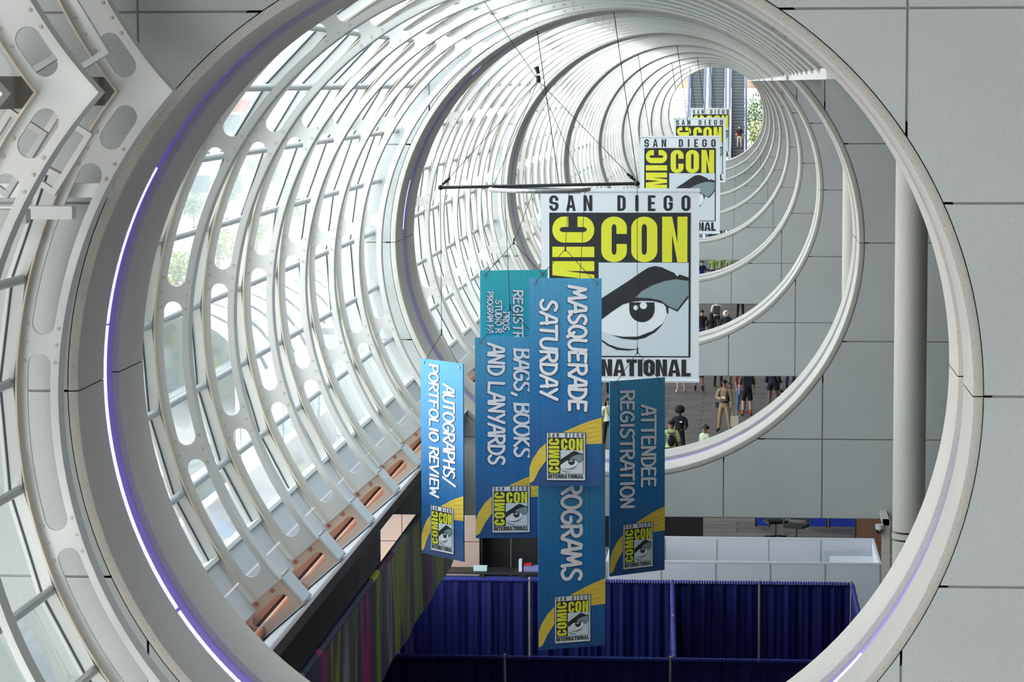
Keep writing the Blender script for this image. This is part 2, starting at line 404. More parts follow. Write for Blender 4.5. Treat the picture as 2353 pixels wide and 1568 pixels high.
def bay(n):
    Y = yw(n) if n else 0
    if n: ys = [4.03 + 2.152 * k for k in range(7)]; y0, y1 = T, L
    root = empty('ceiling', (0, Y, 0), kind='structure', label='glazed steel vault of bay %d behind the round wall' % n)
    for k, y in enumerate(ys):
        rb = inst('vault_rib', RIB[0], root, (0, y, 0))
        inst('inner_flange', RIB[1], rb); inst('outer_flange', RIB[2], rb)
        if n <= 4: inst('bolts', RIB[3], rb, kind='stuff')
        if n <= 4:
            ft = inst('foot_bracket', FOOT[0], rb); inst('foot_box', FOOT[1], rb)
            if n <= 2: inst('foot_clip', FOOT[2], rb)
    glazing(root, [y0] + ys + [y1], ROWS, n <= 2, True)
    # roof panels over the top
    yy = [y0] + ys + [y1]
    for a, b_ in zip(yy, yy[1:]):
        vs = []; fs = []; k = 12
        for j in range(k + 1):
            an = END_R + (106 - END_R) * j / k
            for r, y in ((RO + .05, a), (RO + .05, b_), (RO + .11, b_), (RO + .11, a)): x, z = pol(r, an); vs.append((x, y, z))
        for j in range(k):
            for i in range(4): p = j * 4 + i; q = j * 4 + (i + 1) % 4; fs.append((p, q, q + 4, p + 4))
        MB().add(vs, fs).build('roof_panel', M_ROOFT, root)
    # eaves beam on the right
    b = MB(); x, z = pol(3.2, END_R); b.box(x + .0, x + .42, y0, y1, z - .04, z + .05); b.build('eaves_beam', M_WHITE, root)
    if n <= 2:
        for k in range(4):
            MB().box(x + .04, x + .34, T + .12 + k * .42, T + .22 + k * .42, z - .04, z + .14).build('eaves_bracket', M_WHITE, root)
    # trough under the feet
    b = MB(); b.prism([foot(.31, 3.22), foot(.325, 3.22), foot(.325, 3.80), foot(.31, 3.80)], y0, y1); b.build('trough_floor', M_SPAN, root)
    b = MB(); b.prism([foot(-.03, 3.76), foot(.33, 3.76), foot(.33, 3.79), foot(-.03, 3.79)], y0, y1); b.build('trough_back', M_BROWN, root)
    b = MB(); b.prism([foot(.02, 3.74), foot(.17, 3.70), foot(.17, 3.755), foot(.02, 3.755)], y0, y1); b.build('trough_board', M_TERRA, root)
    x, z = foot(.235, 3.66); MB().tube((x, y0, z), (x, y1, z), .04, 12).build('trough_pipe', M_TERRA, root, smooth=True)
def glazing(root, yy, rows, single, lower):
    RPu, RPane, RM = 3.556, 3.63, 3.545
    for a in rows[1:-1]:
        x, z = pol(RPu, a); MB().tube((x, yy[0], z), (x, yy[-1], z), .034, 10).build('purlin', M_ALU, root, smooth=True)
    def chordbox(b, a0, a1, r0, r1, y0, y1):
        p = [pol(r0, a0), pol(r0, a1), pol(r1, a1), pol(r1, a0)]; b.prism(p, y0, y1)
    for i, y in enumerate(yy[1:-1]):
        b = MB(); g = MB()
        for a0, a1 in zip(rows, rows[1:]):
            chordbox(b, a0 - (.8 if a0 == rows[0] else 0), a1 + (.3 if a1 == rows[-1] else 0), RM - .01, RM + .12, y - .065, y + .065); chordbox(g, a0, a1, RM + .075, RM + .09, y - .072, y + .072)
        b.build('mullion', M_WHITE, root); g.build('gasket', M_GASKET, root)
    allp = MB()
    for a, b_ in zip(yy, yy[1:]):
        for a0, a1 in zip(rows, rows[1:]):
            p = [pol(RPane, a0 + .15), pol(RPane, a1 - .15), pol(RPane + .012, a1 - .15), pol(RPane + .012, a0 + .15)]
            vs = [(p[0][0], a + .07, p[0][1]), (p[1][0], a + .07, p[1][1]), (p[1][0], b_ - .07, p[1][1]), (p[0][0], b_ - .07, p[0][1])]
            if single: MB().add(vs, [(0, 1, 2, 3)]).build('glass_pane', M_GLASS, root)
            else: allp.add(vs, [(0, 1, 2, 3)])
        if lower:
            for a0, a1 in ((213.2, 217.4), (217.7, 222)):
                b = MB(); chordbox(b, a0, a1, 3.56, 3.60, a + .04, b_ - .04)
                b.build('spandrel_panel', M_SPAN, root)
    if not single: allp.build('glass_panes', M_GLASS, root, kind='stuff')
    if lower:
        b = MB(); chordbox(b, 212.5, 213.1, 3.53, 3.66, yy[0], yy[-1]); b.build('sill_bar', M_ROOF, root)
for n in range(1, NW): bay(n)

# near bay: ribs that meet a crossing vault in a valley
ZV = CAMZ - .054
aV = 180 - degrees(math.asin((ZV - CZ) / RI))
nr = empty('ceiling', (0, 0, 0), kind='structure', label='steel ribs meeting in a pointed valley in front of the first wall')
nh = [(142.2, 148.05)] + [(BRIDGE[i + 1] + 1.15, BRIDGE[i] - 1.15) for i in range(2)] + [(198.35, 218.2)]
NL = rib_meshes(aV - .6, nh, clipz=ZV); NU = rib_meshes(aV - .6, nh[:2] , mirror=ZV, aL=186, clipz=ZV)
NY = [18.90, 16.69, 14.48]
for y in NY:
    rb = inst('vault_rib', NL[0], nr, (0, y, 0)); inst('inner_flange', NL[1], rb); inst('outer_flange', NL[2], rb); inst('bolts', NL[3], rb, kind='stuff')
    rb = inst('crossing_rib', NU[0], nr, (0, y, 0)); inst('inner_flange', NU[1], rb); inst('outer_flange', NU[2], rb); inst('bolts', NU[3], rb, kind='stuff')
glazing(nr, [12.4, 14.48, 16.69, 18.90, 18.985], [154, 166, 178, 190.3, 202.4, 212.8, 222], True, False)

# valley: gutter beam and louvre frames seen between the near ribs
xv = CX + RI * cos(R(aV))
vb = empty('trim_11', (0, 0, 0), kind='structure', label='valley gutter and louvre frames between the pointed ribs')
MB().box(xv - 1.35, xv - .50, 12.5, 19.3, ZV - .10, ZV + .10).build('gutter', mat('warm grey steel', (146, 139, 130), .7), vb)  # gutter in one even warm grey
def frame(name, c, w, h, ang, y, m, parent, t=.04):
    M = Matrix.Translation((c[0], y, c[1])) @ Matrix.Rotation(ang, 4, 'Y'); b = MB()
    b.box(-w / 2, w / 2, -.03, .03, h / 2 - t, h / 2, M); b.box(-w / 2, w / 2, -.03, .03, -h / 2, -h / 2 + t, M)
    b.box(-w / 2, -w / 2 + t, -.028, .028, -h / 2 + t, h / 2 - t, M); b.box(w / 2 - t, w / 2, -.028, .028, -h / 2 + t, h / 2 - t, M)
    b.build(name, m, parent)
for y in (17.3, 18.4):
    p = at(150 if y > 18 else 40, 62, y); frame('louvre_frame', (p.x, p.z), .34, .62, -R(31), y, M_WHITE, vb)
    p = at(128 if y > 18 else 20, 352, y); frame('louvre_frame', (p.x, p.z), .30, .50, R(33), y, M_WHITE, vb)
    MB().box(p.x - .55, p.x + .12, y - .06, y + .06, p.z - .45, p.z - .36).build('louvre_rail', M_WHITE, vb)
MB().box(-7, -4.42, 19.0, 19.1, CAMZ - .80, CAMZ - .70).build('sill_rail', M_ROOF, vb)

# ---------------------------------------------------------------- room shell that is out of view but closes the place
sh = mat('dull interior finish', (110, 116, 112), .9)
MB().box(7.0, 7.2, 12, 262, 0, CAMZ + 6).build('wall_right', sh, kind='structure', label='plain concrete wall along the right of the hall')
xr = pol(3.2, END_R)[0]
MB().box(xr + .40, 7.0, Y1 + 1, 262, CAMZ + .35, CAMZ + .55).build('ceiling_right', sh, kind='structure', label='flat ceiling of the hall right of the vault')
MB().box(-12.6, 7.2, 5.5, Y1, CAMZ + 4.6, CAMZ + 4.8).build('ceiling_skyblock', sh, kind='structure', label='unseen ceiling slab above the near balcony, cut short to admit sky light')  # unseen slab, shortened so sky light reaches the first wall
MB().box(5.4, 5.6, -4, Y1, 0, CAMZ + 4.8).build('wall_near_right', sh, kind='structure', label='concrete wall right of the balcony')
MB().box(-12.6, -12.45, 10, Y1, 0, CAMZ + 4.8).build('wall_skyblock_left', sh, kind='structure', label='unseen wall added left of the near glazing to hold back sky light')  # added out of view; its extent sets how much sky light enters
# left lower wall; soffit under the vault feet, added to block outside light
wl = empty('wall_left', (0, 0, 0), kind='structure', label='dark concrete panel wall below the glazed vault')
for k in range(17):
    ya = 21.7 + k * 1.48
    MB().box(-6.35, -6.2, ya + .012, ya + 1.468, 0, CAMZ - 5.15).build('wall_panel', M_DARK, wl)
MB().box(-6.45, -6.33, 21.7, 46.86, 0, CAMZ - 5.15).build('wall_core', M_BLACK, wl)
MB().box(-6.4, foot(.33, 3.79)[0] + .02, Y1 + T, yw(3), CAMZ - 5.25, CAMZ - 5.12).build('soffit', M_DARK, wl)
tw = empty('wall_far_left', (0, 0, 0), kind='structure', label='tan panelled wall beyond the dark wall')
for i in range(3):
    for j in range(4):
        MB().box(-8.6 + i * .9, -8.6 + i * .9 + .885, 62, 62.1, j * 1.47, j * 1.47 + 1.455).build('wall_panel', mat('tan wall panel', (176, 152, 138), .8, noise=.04), tw)
MB().box(-8.7, -5.85, 62.08, 62.2, 0, 5.9).build('wall_core', M_BLACK, tw)

sf = empty('window_1', (0, 0, 0), kind='structure', label='glazed street front along the left of the lower hall')
for k in range(48):
    MB().box(-8.76, -8.68, 47 + k * 4.5, 47.1 + k * 4.5, 0, CAMZ - 5.25).build('mullion', M_ALU, sf)
    MB().box(-8.73, -8.72, 47.1 + k * 4.5, 51.5 + k * 4.5, .1, CAMZ - 5.3).build('glass_pane', M_GLASS, sf)
MB().box(-8.8, -8.64, 47, 262, 0, .1).build('sill', M_ALU, sf)
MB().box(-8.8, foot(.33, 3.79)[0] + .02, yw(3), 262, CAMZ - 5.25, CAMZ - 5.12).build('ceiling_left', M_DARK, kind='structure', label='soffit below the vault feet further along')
MB().box(-12.6, 5.5, -4.2, -4, 0, CAMZ + 4.8).build('wall_skyblock_back', sh, kind='structure', label='unseen wall added behind the balcony to cut sky light')  # added behind the viewpoint to cut light from the back
# columns
for n in (2, 3, 4, 5):
    y = yw(n) - 1.5; x = at(2058 + 35, 700, yw(2) - 1.5).x
    c = empty('column_concrete', (x, y, 0), kind='structure', label='round pale concrete column in front of wall %d' % n)
    if n == 2: MB().tube((0, 0, 0), (0, 0, CAMZ - 6.12), .215, 32).build('column_shaft', M_RING, c, smooth=True)
    MB().tube((0, 0, CAMZ - 6.09), (0, 0, CAMZ - 6.02), .222, 32).build('column_collar', M_RING, c, smooth=True)
    MB().tube((0, 0, CAMZ - 5.99), (0, 0, CAMZ + .4), .215, 32).build('column_shaft', M_RING, c, smooth=True)

# ---------------------------------------------------------------- lettering built from strokes
def arcpts(cx, cz, rx, rz, a0, a1, n=10):
    return [(cx + rx * cos(R(a0 + (a1 - a0) * i / n)), cz + rz * sin(R(a0 + (a1 - a0) * i / n))) for i in range(n + 1)]
class Ink:
    """collects flat shapes in XZ with a transform, layered along -Y"""
    def __init__(s): s.b = MB(); s.n = 0
    def poly(s, pts, y): s.n += 1; s.b.flat(pts, y - 3e-5 * s.n); return s
    def stroke(s, pts, w, y, wz=None, cap=False, closed=False):
        """thick line; w = width across x runs, wz across z runs"""
        L_, R_ = [], []; n = len(pts); s.n += 1; y -= 3e-5 * s.n
        for i, p in enumerate(pts):
            a = pts[max(0, i - 1)]; c = pts[min(n - 1, i + 1)]
            if closed and i in (0, n - 1): a = pts[n - 2]; c = pts[1]
            dx, dz = c[0] - a[0], c[1] - a[1]; l = sqrt(dx * dx + dz * dz) or 1; nx, nz = -dz / l, dx / l
            k = 1.
            if 0 < i < n - 1 or closed:
                d1 = Vector((p[0] - a[0], p[1] - a[1])).normalized(); d2 = Vector((c[0] - p[0], c[1] - p[1])).normalized()
                k = 1 / max(.6, sqrt(max(0, (1 + d1.dot(d2)) / 2)))
            hw = w / 2 * k; hz = (wz if wz else w) / 2 * k
            L_.append((p[0] + nx * hw, p[1] + nz * hz)); R_.append((p[0] - nx * hw, p[1] - nz * hz))
        if cap:
            for i in range(n - 1):
                a, c = pts[i], pts[i + 1]; dx, dz = c[0] - a[0], c[1] - a[1]; l = sqrt(dx * dx + dz * dz)
                if l < 1e-9: continue
                nx, nz = -dz / l * w / 2, dx / l * w / 2; yy = y - 6e-6 * i
                s.b.add([(a[0] + nx, yy, a[1] + nz), (c[0] + nx, yy, c[1] + nz), (c[0] - nx, yy, c[1] - nz), (a[0] - nx, yy, a[1] - nz)], [(0, 1, 2, 3)])
            y -= 6e-6 * n
            for k_, p in enumerate(pts):
                s.b.add([(p[0] + w / 2 * cos(2 * pi * i / 10), y - 5e-6 * k_, p[1] + w / 2 * sin(2 * pi * i / 10)) for i in range(10)], [tuple(range(10))])
            return s
        for i in range(n - 1):
            s.b.add([(q[0], y, q[1]) for q in (L_[i], L_[i + 1], R_[i + 1], R_[i])], [(0, 1, 2, 3)])
        if cap:
            y -= 1.2e-5
            for p in (pts[0], pts[-1]):
                s.b.add([(p[0] + w / 2 * cos(2 * pi * i / 10), y, p[1] + w / 2 * sin(2 * pi * i / 10)) for i in range(10)], [tuple(range(10))]); y -= 1.2e-5
        return s
# condensed heavy gothic letters: unit height, returns (polylines/polys, width)
def gothic(ch, w, t, th):
    """w letter width, t stem, th horizontal stroke; list of ('p', polygon) / ('s', path)"""
    o = []; h2 = th / 2; t2 = t / 2; ry = min((w - t) / 2, .28)
    def stadium(a0=None):
        cx = w / 2; rx = (w - t) / 2
        return arcpts(cx, 1 - h2 - ry, rx, ry, 0, 180, 12) + arcpts(cx, h2 + ry, rx, ry, 180, 360, 12)
    if ch == 'O': p = stadium(); o.append(('c', p + [p[0]]))
    elif ch == 'C' or ch == 'G':
        rx = (w - t) / 2; p = [(w - t2, .62)] + arcpts(w / 2, 1 - h2 - ry, rx, ry, 0, 180, 12) + arcpts(w / 2, h2 + ry, rx, ry, 180, 360, 12) + [(w - t2, .40 if ch == 'C' else .50)]
        o.append(('s', p))
        if ch == 'G': o.append(('p', [(w * .55, .40), (w, .40), (w, .55), (w * .55, .55)]))
    elif ch == 'S':
        rx = (w - t) / 2; r = .25 - h2 / 2
        p = [(w - t2, .66)] + arcpts(w / 2, 1 - h2 - r, rx, r, 0, 180, 10) + [(t2, .66)] + arcpts(w / 2, .60, rx, .10, 180, 250, 4) + arcpts(w / 2, .40, rx, .10, 70, 0, 4) + arcpts(w / 2, h2 + r, rx, r, 0, -180, 10) + [(t2, .34)]
        o.append(('s', p))
    elif ch == 'I': o.append(('p', [(0, 0), (t, 0), (t, 1), (0, 1)]))
    elif ch == 'L': o.append(('p', [(0, 0), (w, 0), (w, th), (t, th), (t, 1), (0, 1)]))
    elif ch == 'T': o.append(('p', [(w / 2 - t2, 0), (w / 2 + t2, 0), (w / 2 + t2, 1 - th), (w, 1 - th), (w, 1), (0, 1), (0, 1 - th), (w / 2 - t2, 1 - th)]))
    elif ch == 'E': o.append(('p', [(0, 0), (w, 0), (w, th), (t, th), (t, .5 - h2), (w * .9, .5 - h2), (w * .9, .5 + h2), (t, .5 + h2), (t, 1 - th), (w, 1 - th), (w, 1), (0, 1)]))
    elif ch == 'N':
        d = t * .95; o.append(('p', [(0, 0), (d, 0), (d, .62), (w - d, 0), (w, 0), (w, 1), (w - d, 1), (w - d, .42), (d, 1), (0, 1)]))
    elif ch == 'M':
        d = t * .95; m = w / 2; o.append(('p', [(0, 0), (d, 0), (d, .68), (m - t * .33, 0), (m + t * .33, 0), (w - d, .68), (w - d, 0), (w, 0), (w, 1), (w - t * 1.35, 1), (m, .36), (t * 1.35, 1), (0, 1)]))
    elif ch == 'A':
        m = w / 2; o.append(('p', [(0, 0), (t, 0), (t + (m - t) * .16, .20), (w - t - (m - t) * .16, .20), (w - t, 0), (w, 0), (m + t * .55, 1), (m - t * .55, 1)])); o.append(('h', [(m - t * .33, .36), (m + t * .33, .36), (m, .76)]))
    elif ch == 'D':
        p = [(t * .8, 1 - h2), (w * .45, 1 - h2)] + arcpts(w * .5 - t2 * .4, 1 - h2 - .2, w * .5 - t2 * .6, .2, 80, 0, 6) + arcpts(w * .5 - t2 * .4, h2 + .2, w * .5 - t2 * .6, .2, 0, -80, 6) + [(w * .45, h2), (t * .8, h2)]
        o.append(('p', [(0, 0), (t, 0), (t, 1), (0, 1)])); o.append(('s', p))
    elif ch == 'R':
        p = [(t * .8, 1 - h2), (w * .5, 1 - h2)] + arcpts(w * .5, .74, w * .5 - t2, .26 - h2, 85, -85, 8) + [(w * .5, .48), (t * .8, .48)]
        o.append(('p', [(0, 0), (t, 0), (t, 1), (0, 1)])); o.append(('s', p)); o.append(('p', [(w - t, 0), (w, 0), (w, .36), (w * .8, .5), (w * .5, .5), (w - t, .36)]))
    return o
def put_gothic(ink, ch, x, z, w, h, t, th, y, rot=False, holecol=None):
    """place a letter with lower-left (x,z); w,h,t,th in metres; rot = reading upwards (turned 90 degrees left)"""
    for kind, pts in gothic(ch, w / h, t / h, th / h):
        f = (lambda p: (x + p[0] * h, z + p[1] * h)) if not rot else (lambda p: (x + h - p[1] * h, z + p[0] * h))
        q = [f(p) for p in pts]
        if kind == 'p': ink.poly(q, y)
        elif kind == 'h':
            if holecol is not None: holecol.poly(q, y - .0018)
        elif not rot: ink.stroke(q, t, y, th, closed=kind == 'c')
        else: ink.stroke(q, th, y, t, closed=kind == 'c')
def eye_logo(parent, x0, z1, w, y, detail=True, k=1.0):
    """the event emblem, layout on a 364 x 451 grid whose upper left corner is (x0, z1)"""
    s = w / 364.; P = lambda px, py: (x0 + (px - 1243) * s, z1 - (py - 432) * s)
    d = .002 * k
    black, yel, grey, white, teal, hole = Ink(), Ink(), Ink(), Ink(), Ink(), Ink()
    G = lambda ink, ch, a, b, top, bot, t, th, yy, hc=None: put_gothic(ink, ch, P(a, bot)[0], P(a, bot)[1], (b - a) * s, (bot - top) * s, t * s, th * s, yy, False, hc)
    for ch, a, b in (('S', 1262, 1283), ('A', 1301, 1323), ('N', 1341, 1361), ('D', 1419, 1438), ('I', 1460, 1467), ('E', 1489, 1506), ('G', 1525, 1546), ('O', 1566, 1586)):
        G(black, ch, a, b, 448, 484, 7.0, 5.5, y, hole)
    xs = 1262.; word = 'INTERNATIONAL'; wid = {'I': 11, 'T': 24, 'A': 29, 'N': 26, 'L': 21}
    tot = sum(wid.get(c, 26 if c != 'E' else 21) for c in word); gap = (326 - tot) / 12.
    for ch in word: b = wid.get(ch, 26 if ch != 'E' else 21); G(black, ch, xs, xs + b, 827, 866, 10.5, 8, y, hole); xs += b + gap
    black.poly([P(1262, 822), P(1587, 822), P(1587, 488), P(1262, 488)], y)
    for ch, a, b in (('C', 1382, 1441), ('O', 1451, 1511), ('N', 1522, 1580)): G(yel, ch, a, b, 497, 602, 24, 17, y - d)
    zz = 815.
    for ch, ln in (('C', 58), ('O', 60), ('M', 78), ('I', 24), ('C', 60)):
        q = P(1269, zz); put_gothic(yel, ch, q[0], q[1], ln * s, 97 * s, 24 * s, 17 * s, y - d, True); zz -= ln + 9.5
    grey.poly([P(1376, 819), P(1583, 819), P(1583, 603), P(1376, 603)], y - d)
    Z = lambda pts: [P(1200 + a / 3.266, 420 + b / 3.266) for a, b in pts]
    white.poly(Z([(577, 1045), (620, 1008), (680, 965), (760, 912), (850, 893), (950, 893), (1060, 905), (1092, 935), (1090, 985), (1060, 1050), (1010, 1100), (930, 1140), (850, 1158), (760, 1160), (680, 1148), (577, 1108)]), y - 2 * d)
    brow = Ink()
    brow.poly(Z([(577, 880), (700, 800), (800, 735), (900, 665), (950, 634), (1000, 622), (1050, 632), (1120, 665), (1250, 708), (1250, 735), (1160, 722), (1080, 733), (980, 768), (900, 812), (850, 862), (960, 866), (1040, 882), (1100, 925), (1165, 952), (1247, 842), (1250, 860), (1166, 966), (1100, 935), (1097, 985), (1086, 975), (1080, 930), (1060, 907), (990, 888), (900, 884), (830, 893), (760, 912), (680, 965), (577, 1045)]), y - 3 * d)
    teal.poly(Z([(850, 860), (900, 814), (980, 770), (1080, 735), (1160, 724), (1247, 737), (1247, 842), (1165, 951), (1100, 924), (1040, 881), (960, 865)]), y - 3.5 * d)
    brow.poly(Z([(805, 897)] + [(901 + 96 * cos(R(a)), 950 + 98 * sin(R(a))) for a in range(180, -1, -15)] + [(995, 897)]), y - 3 * d)
    brow.poly(Z([(670, 1144), (760, 1158), (870, 1156), (980, 1113), (1066, 1050), (1000, 1122), (920, 1167), (850, 1181), (760, 1174)]), y - 3 * d)
    brow.poly(Z([(577, 1165), (650, 1215), (720, 1240), (800, 1250), (880, 1250), (800, 1263), (710, 1257), (640, 1225), (577, 1178)]), y - 3 * d)
    hi = Ink()
    for cx, cz, r in ((855, 938, 19), (912, 921, 27)): hi.poly(Z([(cx + r * cos(R(a)), cz + r * sin(R(a))) for a in range(0, 360, 24)]), y - 4 * d)
    hi.poly(Z([(1122, 647), (1182, 688), (1166, 700), (1145, 675)]), y - 4 * d)
    black.b.build('black_print', mat('black ink', (36, 38, 40), .6), parent, kind='stuff'); yel.b.build('yellow_letters', mat('yellow ink', (226, 226, 52), .6), parent, kind='stuff')
    grey.b.build('grey_print', mat('pale blue grey ink', (210, 220, 225), .6), parent); white.b.build('eye_white', mat('white ink', (232, 236, 238), .6), parent)
    brow.b.build('eye_outline', mat('black ink', (36, 38, 40), .6), parent, kind='stuff'); teal.b.build('eyelid', mat('grey teal ink', (128, 150, 152), .6), parent)
    hi.b.build('eye_highlight', mat('white ink', (232, 236, 238), .6), parent, kind='stuff'); hole.b.build('letter_counter', mat('white banner cloth', (226, 231, 234), .6), parent, kind='stuff')

# hand lettered capitals (strokes on a 0..1 grid)
HAND = {
 'A': [[(.02, 0), (.42, 1), (.62, .98), (.78, .02)], [(.2, .36), (.78, .40)]],
 'B': [[(.12, 0), (.12, 1)], [(.08, .98), (.5, 1), (.68, .86), (.62, .64), (.35, .54), (.14, .53)], [(.35, .54), (.68, .46), (.76, .24), (.6, .05), (.08, .02)]],
 'C': [[(.74, .82), (.6, .98), (.36, .96), (.14, .72), (.08, .4), (.22, .1), (.48, 0), (.74, .12)]],
 'D': [[(.12, .02), (.12, .98)], [(.06, .97), (.42, .95), (.7, .72), (.76, .42), (.62, .14), (.4, .02), (.08, .01)]],
 'E': [[(.7, .96), (.14, .99), (.1, .5), (.12, .02), (.72, .03)], [(.1, .52), (.6, .54)]],
 'F': [[(.72, .97), (.13, .99), (.12, 0)], [(.12, .54), (.6, .55)]],
 'G': [[(.74, .84), (.56, .99), (.32, .94), (.12, .68), (.08, .36), (.24, .08), (.5, 0), (.76, .12), (.78, .44), (.46, .45)]],
 'H': [[(.12, 0), (.12, 1)], [(.74, 0), (.74, 1)], [(.12, .5), (.74, .52)]],
 'I': [[(.22, .02), (.22, .98)]],
 'J': [[(.3, .98), (.3, .98)]],
 'K': [[(.12, 0), (.12, 1)], [(.7, .98), (.14, .5), (.74, .0)]],
 'L': [[(.12, 1), (.1, .04), (.7, .02)]],
 'M': [[(.04, 0), (.2, .98), (.46, .3), (.74, .98), (.9, 0)]],
 'N': [[(.1, 0), (.12, .98), (.68, .04), (.72, 1)]],
 'O': [[(.42, 1), (.18, .9), (.06, .6), (.08, .28), (.3, .02), (.56, .02), (.78, .28), (.8, .62), (.66, .9), (.42, 1), (.3, .97)]],
 'P': [[(.12, 0), (.12, 1)], [(.06, .98), (.5, 1), (.74, .82), (.66, .56), (.4, .46), (.12, .45)]],
 'Q': [[(.42, 1), (.18, .9), (.06, .6), (.08, .28), (.3, .04), (.56, .04), (.78, .28), (.8, .62), (.66, .9), (.42, 1)], [(.5, .3), (.82, -.08)]],
 'R': [[(.12, 0), (.12, 1)], [(.06, .98), (.5, 1), (.72, .82), (.62, .58), (.14, .48)], [(.36, .5), (.76, 0)]],
 'S': [[(.7, .9), (.46, 1), (.2, .92), (.14, .7), (.36, .54), (.62, .4), (.68, .18), (.46, .02), (.22, .02), (.06, .14)]],
 'T': [[(.02, .98), (.78, .99)], [(.4, .98), (.38, 0)]],
 'U': [[(.1, 1), (.08, .34), (.22, .06), (.46, .0), (.68, .14), (.74, .4), (.76, 1)]],
 'V': [[(.04, 1), (.38, .02), (.78, 1)]],
 'W': [[(.04, 1), (.22, .04), (.46, .66), (.72, .04), (.92, 1)]],
 'X': [[(.1, 0), (.7, 1)], [(.1, 1), (.7, 0)]],
 'Y': [[(.06, 1), (.4, .5)], [(.74, 1), (.3, 0)]],
 '/': [[(.02, -.08), (.6, 1.06)]], ',': [[(.26, .12), (.12, -.16)]], ' ': [],
}
HW_ = {'I': .46, 'M': 1.02, 'W': 1.04, ' ': .5, ',': .36, '/': .66, 'O': .92, 'Q': .92, 'G': .9, 'N': .88}
def smooth(pts):
    if len(pts) < 4: return pts
    out = []
    for i in range(len(pts) - 1):
        p0 = pts[max(0, i - 1)]; p1 = pts[i]; p2 = pts[i + 1]; p3 = pts[min(len(pts) - 1, i + 2)]
        for k in range(3):
            t = k / 3.; out.append(tuple(.5 * (2 * p1[j] + (p2[j] - p0[j]) * t + (2 * p0[j] - 5 * p1[j] + 4 * p2[j] - p3[j]) * t * t + (3 * p1[j] - p0[j] - 3 * p2[j] + p3[j]) * t ** 3) for j in (0, 1)))
    return out + [pts[-1]]
def hand_down(ink, text, xb, ztop, zbot, h, y, wt=.17, dx=0, dz=0):
    """write a line running downwards (turned 90 degrees right); baseline at x=xb, letter tops towards +x"""
    adv = sum(HW_.get(c, .84) for c in text); sc = (ztop - zbot) / adv; pos = 0.
    for c in text:
        for st in HAND[c]:
            pts = smooth(st) if c in 'SOCGQBDPRU' else st
            q = [(xb + p[1] * h + dx, ztop - (pos + p[0] * .98 + p[1] * .06) * sc + dz) for p in pts]
            ink.stroke(q, wt * min(h, sc * 1.15), y, cap=True)
        pos += HW_.get(c, .84)

def sign_mat(name, top, mid, bot, h):
    m = bpy.data.materials.new(name); m.use_nodes = True; nt = m.node_tree; b = nt.nodes['Principled BSDF']; b.inputs['Roughness'].default_value = .45
    t = nt.nodes.new('ShaderNodeTexCoord'); sp = nt.nodes.new('ShaderNodeSeparateXYZ'); nt.links.new(t.outputs['Object'], sp.inputs[0])
    mr = nt.nodes.new('ShaderNodeMapRange'); mr.inputs['From Min'].default_value = -h; mr.inputs['From Max'].default_value = 0; nt.links.new(sp.outputs['Z'], mr.inputs[0])
    cr = nt.nodes.new('ShaderNodeValToRGB'); e = cr.color_ramp.elements; e[0].color = srgb(*bot); e[1].color = srgb(*top); x = e.new(.5); x.color = srgb(*mid)
    nt.links.new(mr.outputs[0], cr.inputs[0])
    mp = nt.nodes.new('ShaderNodeMapping'); mp.inputs['Scale'].default_value = (22, 1, .25); nt.links.new(t.outputs['Object'], mp.inputs[0])
    n = nt.nodes.new('ShaderNodeTexNoise'); n.inputs['Scale'].default_value = 1.5; n.inputs['Detail'].default_value = 3; nt.links.new(mp.outputs[0], n.inputs['Vector'])
    c2 = nt.nodes.new('ShaderNodeValToRGB'); c2.color_ramp.elements[0].position = .3; c2.color_ramp.elements[0].color = (.86, .88, .9, 1); c2.color_ramp.elements[1].position = .7; c2.color_ramp.elements[1].color = (1.12, 1.12, 1.08, 1)
    nt.links.new(n.outputs['Fac'], c2.inputs[0]); mx = nt.nodes.new('ShaderNodeMix'); mx.data_type = 'RGBA'; mx.blend_type = 'MULTIPLY'; mx.inputs[0].default_value = 1
    nt.links.new(cr.outputs[0], mx.inputs[6]); nt.links.new(c2.outputs[0], mx.inputs[7]); nt.links.new(mx.outputs[2], b.inputs['Base Color']); return m
M_SIGN = sign_mat('blue streaked sign print', (84, 164, 206), (34, 118, 178), (34, 76, 132), 2.16)
M_TEAL = sign_mat('teal streaked sign print', (70, 190, 200), (52, 168, 200), (34, 96, 150), 2.16)
M_LETTER = mat('pale letter print', (244, 243, 246), .5); M_SHADE = mat('dark letter outline print', (30, 56, 100), .5)
M_ARC = mat('yellow brush stroke print', (232, 200, 74), .5, noise=.22, nscale=5, stretch=(1, 1, 4))
M_CORD = mat('dark cord', (42, 40, 38), .7)
SW, SH = .748, 2.158
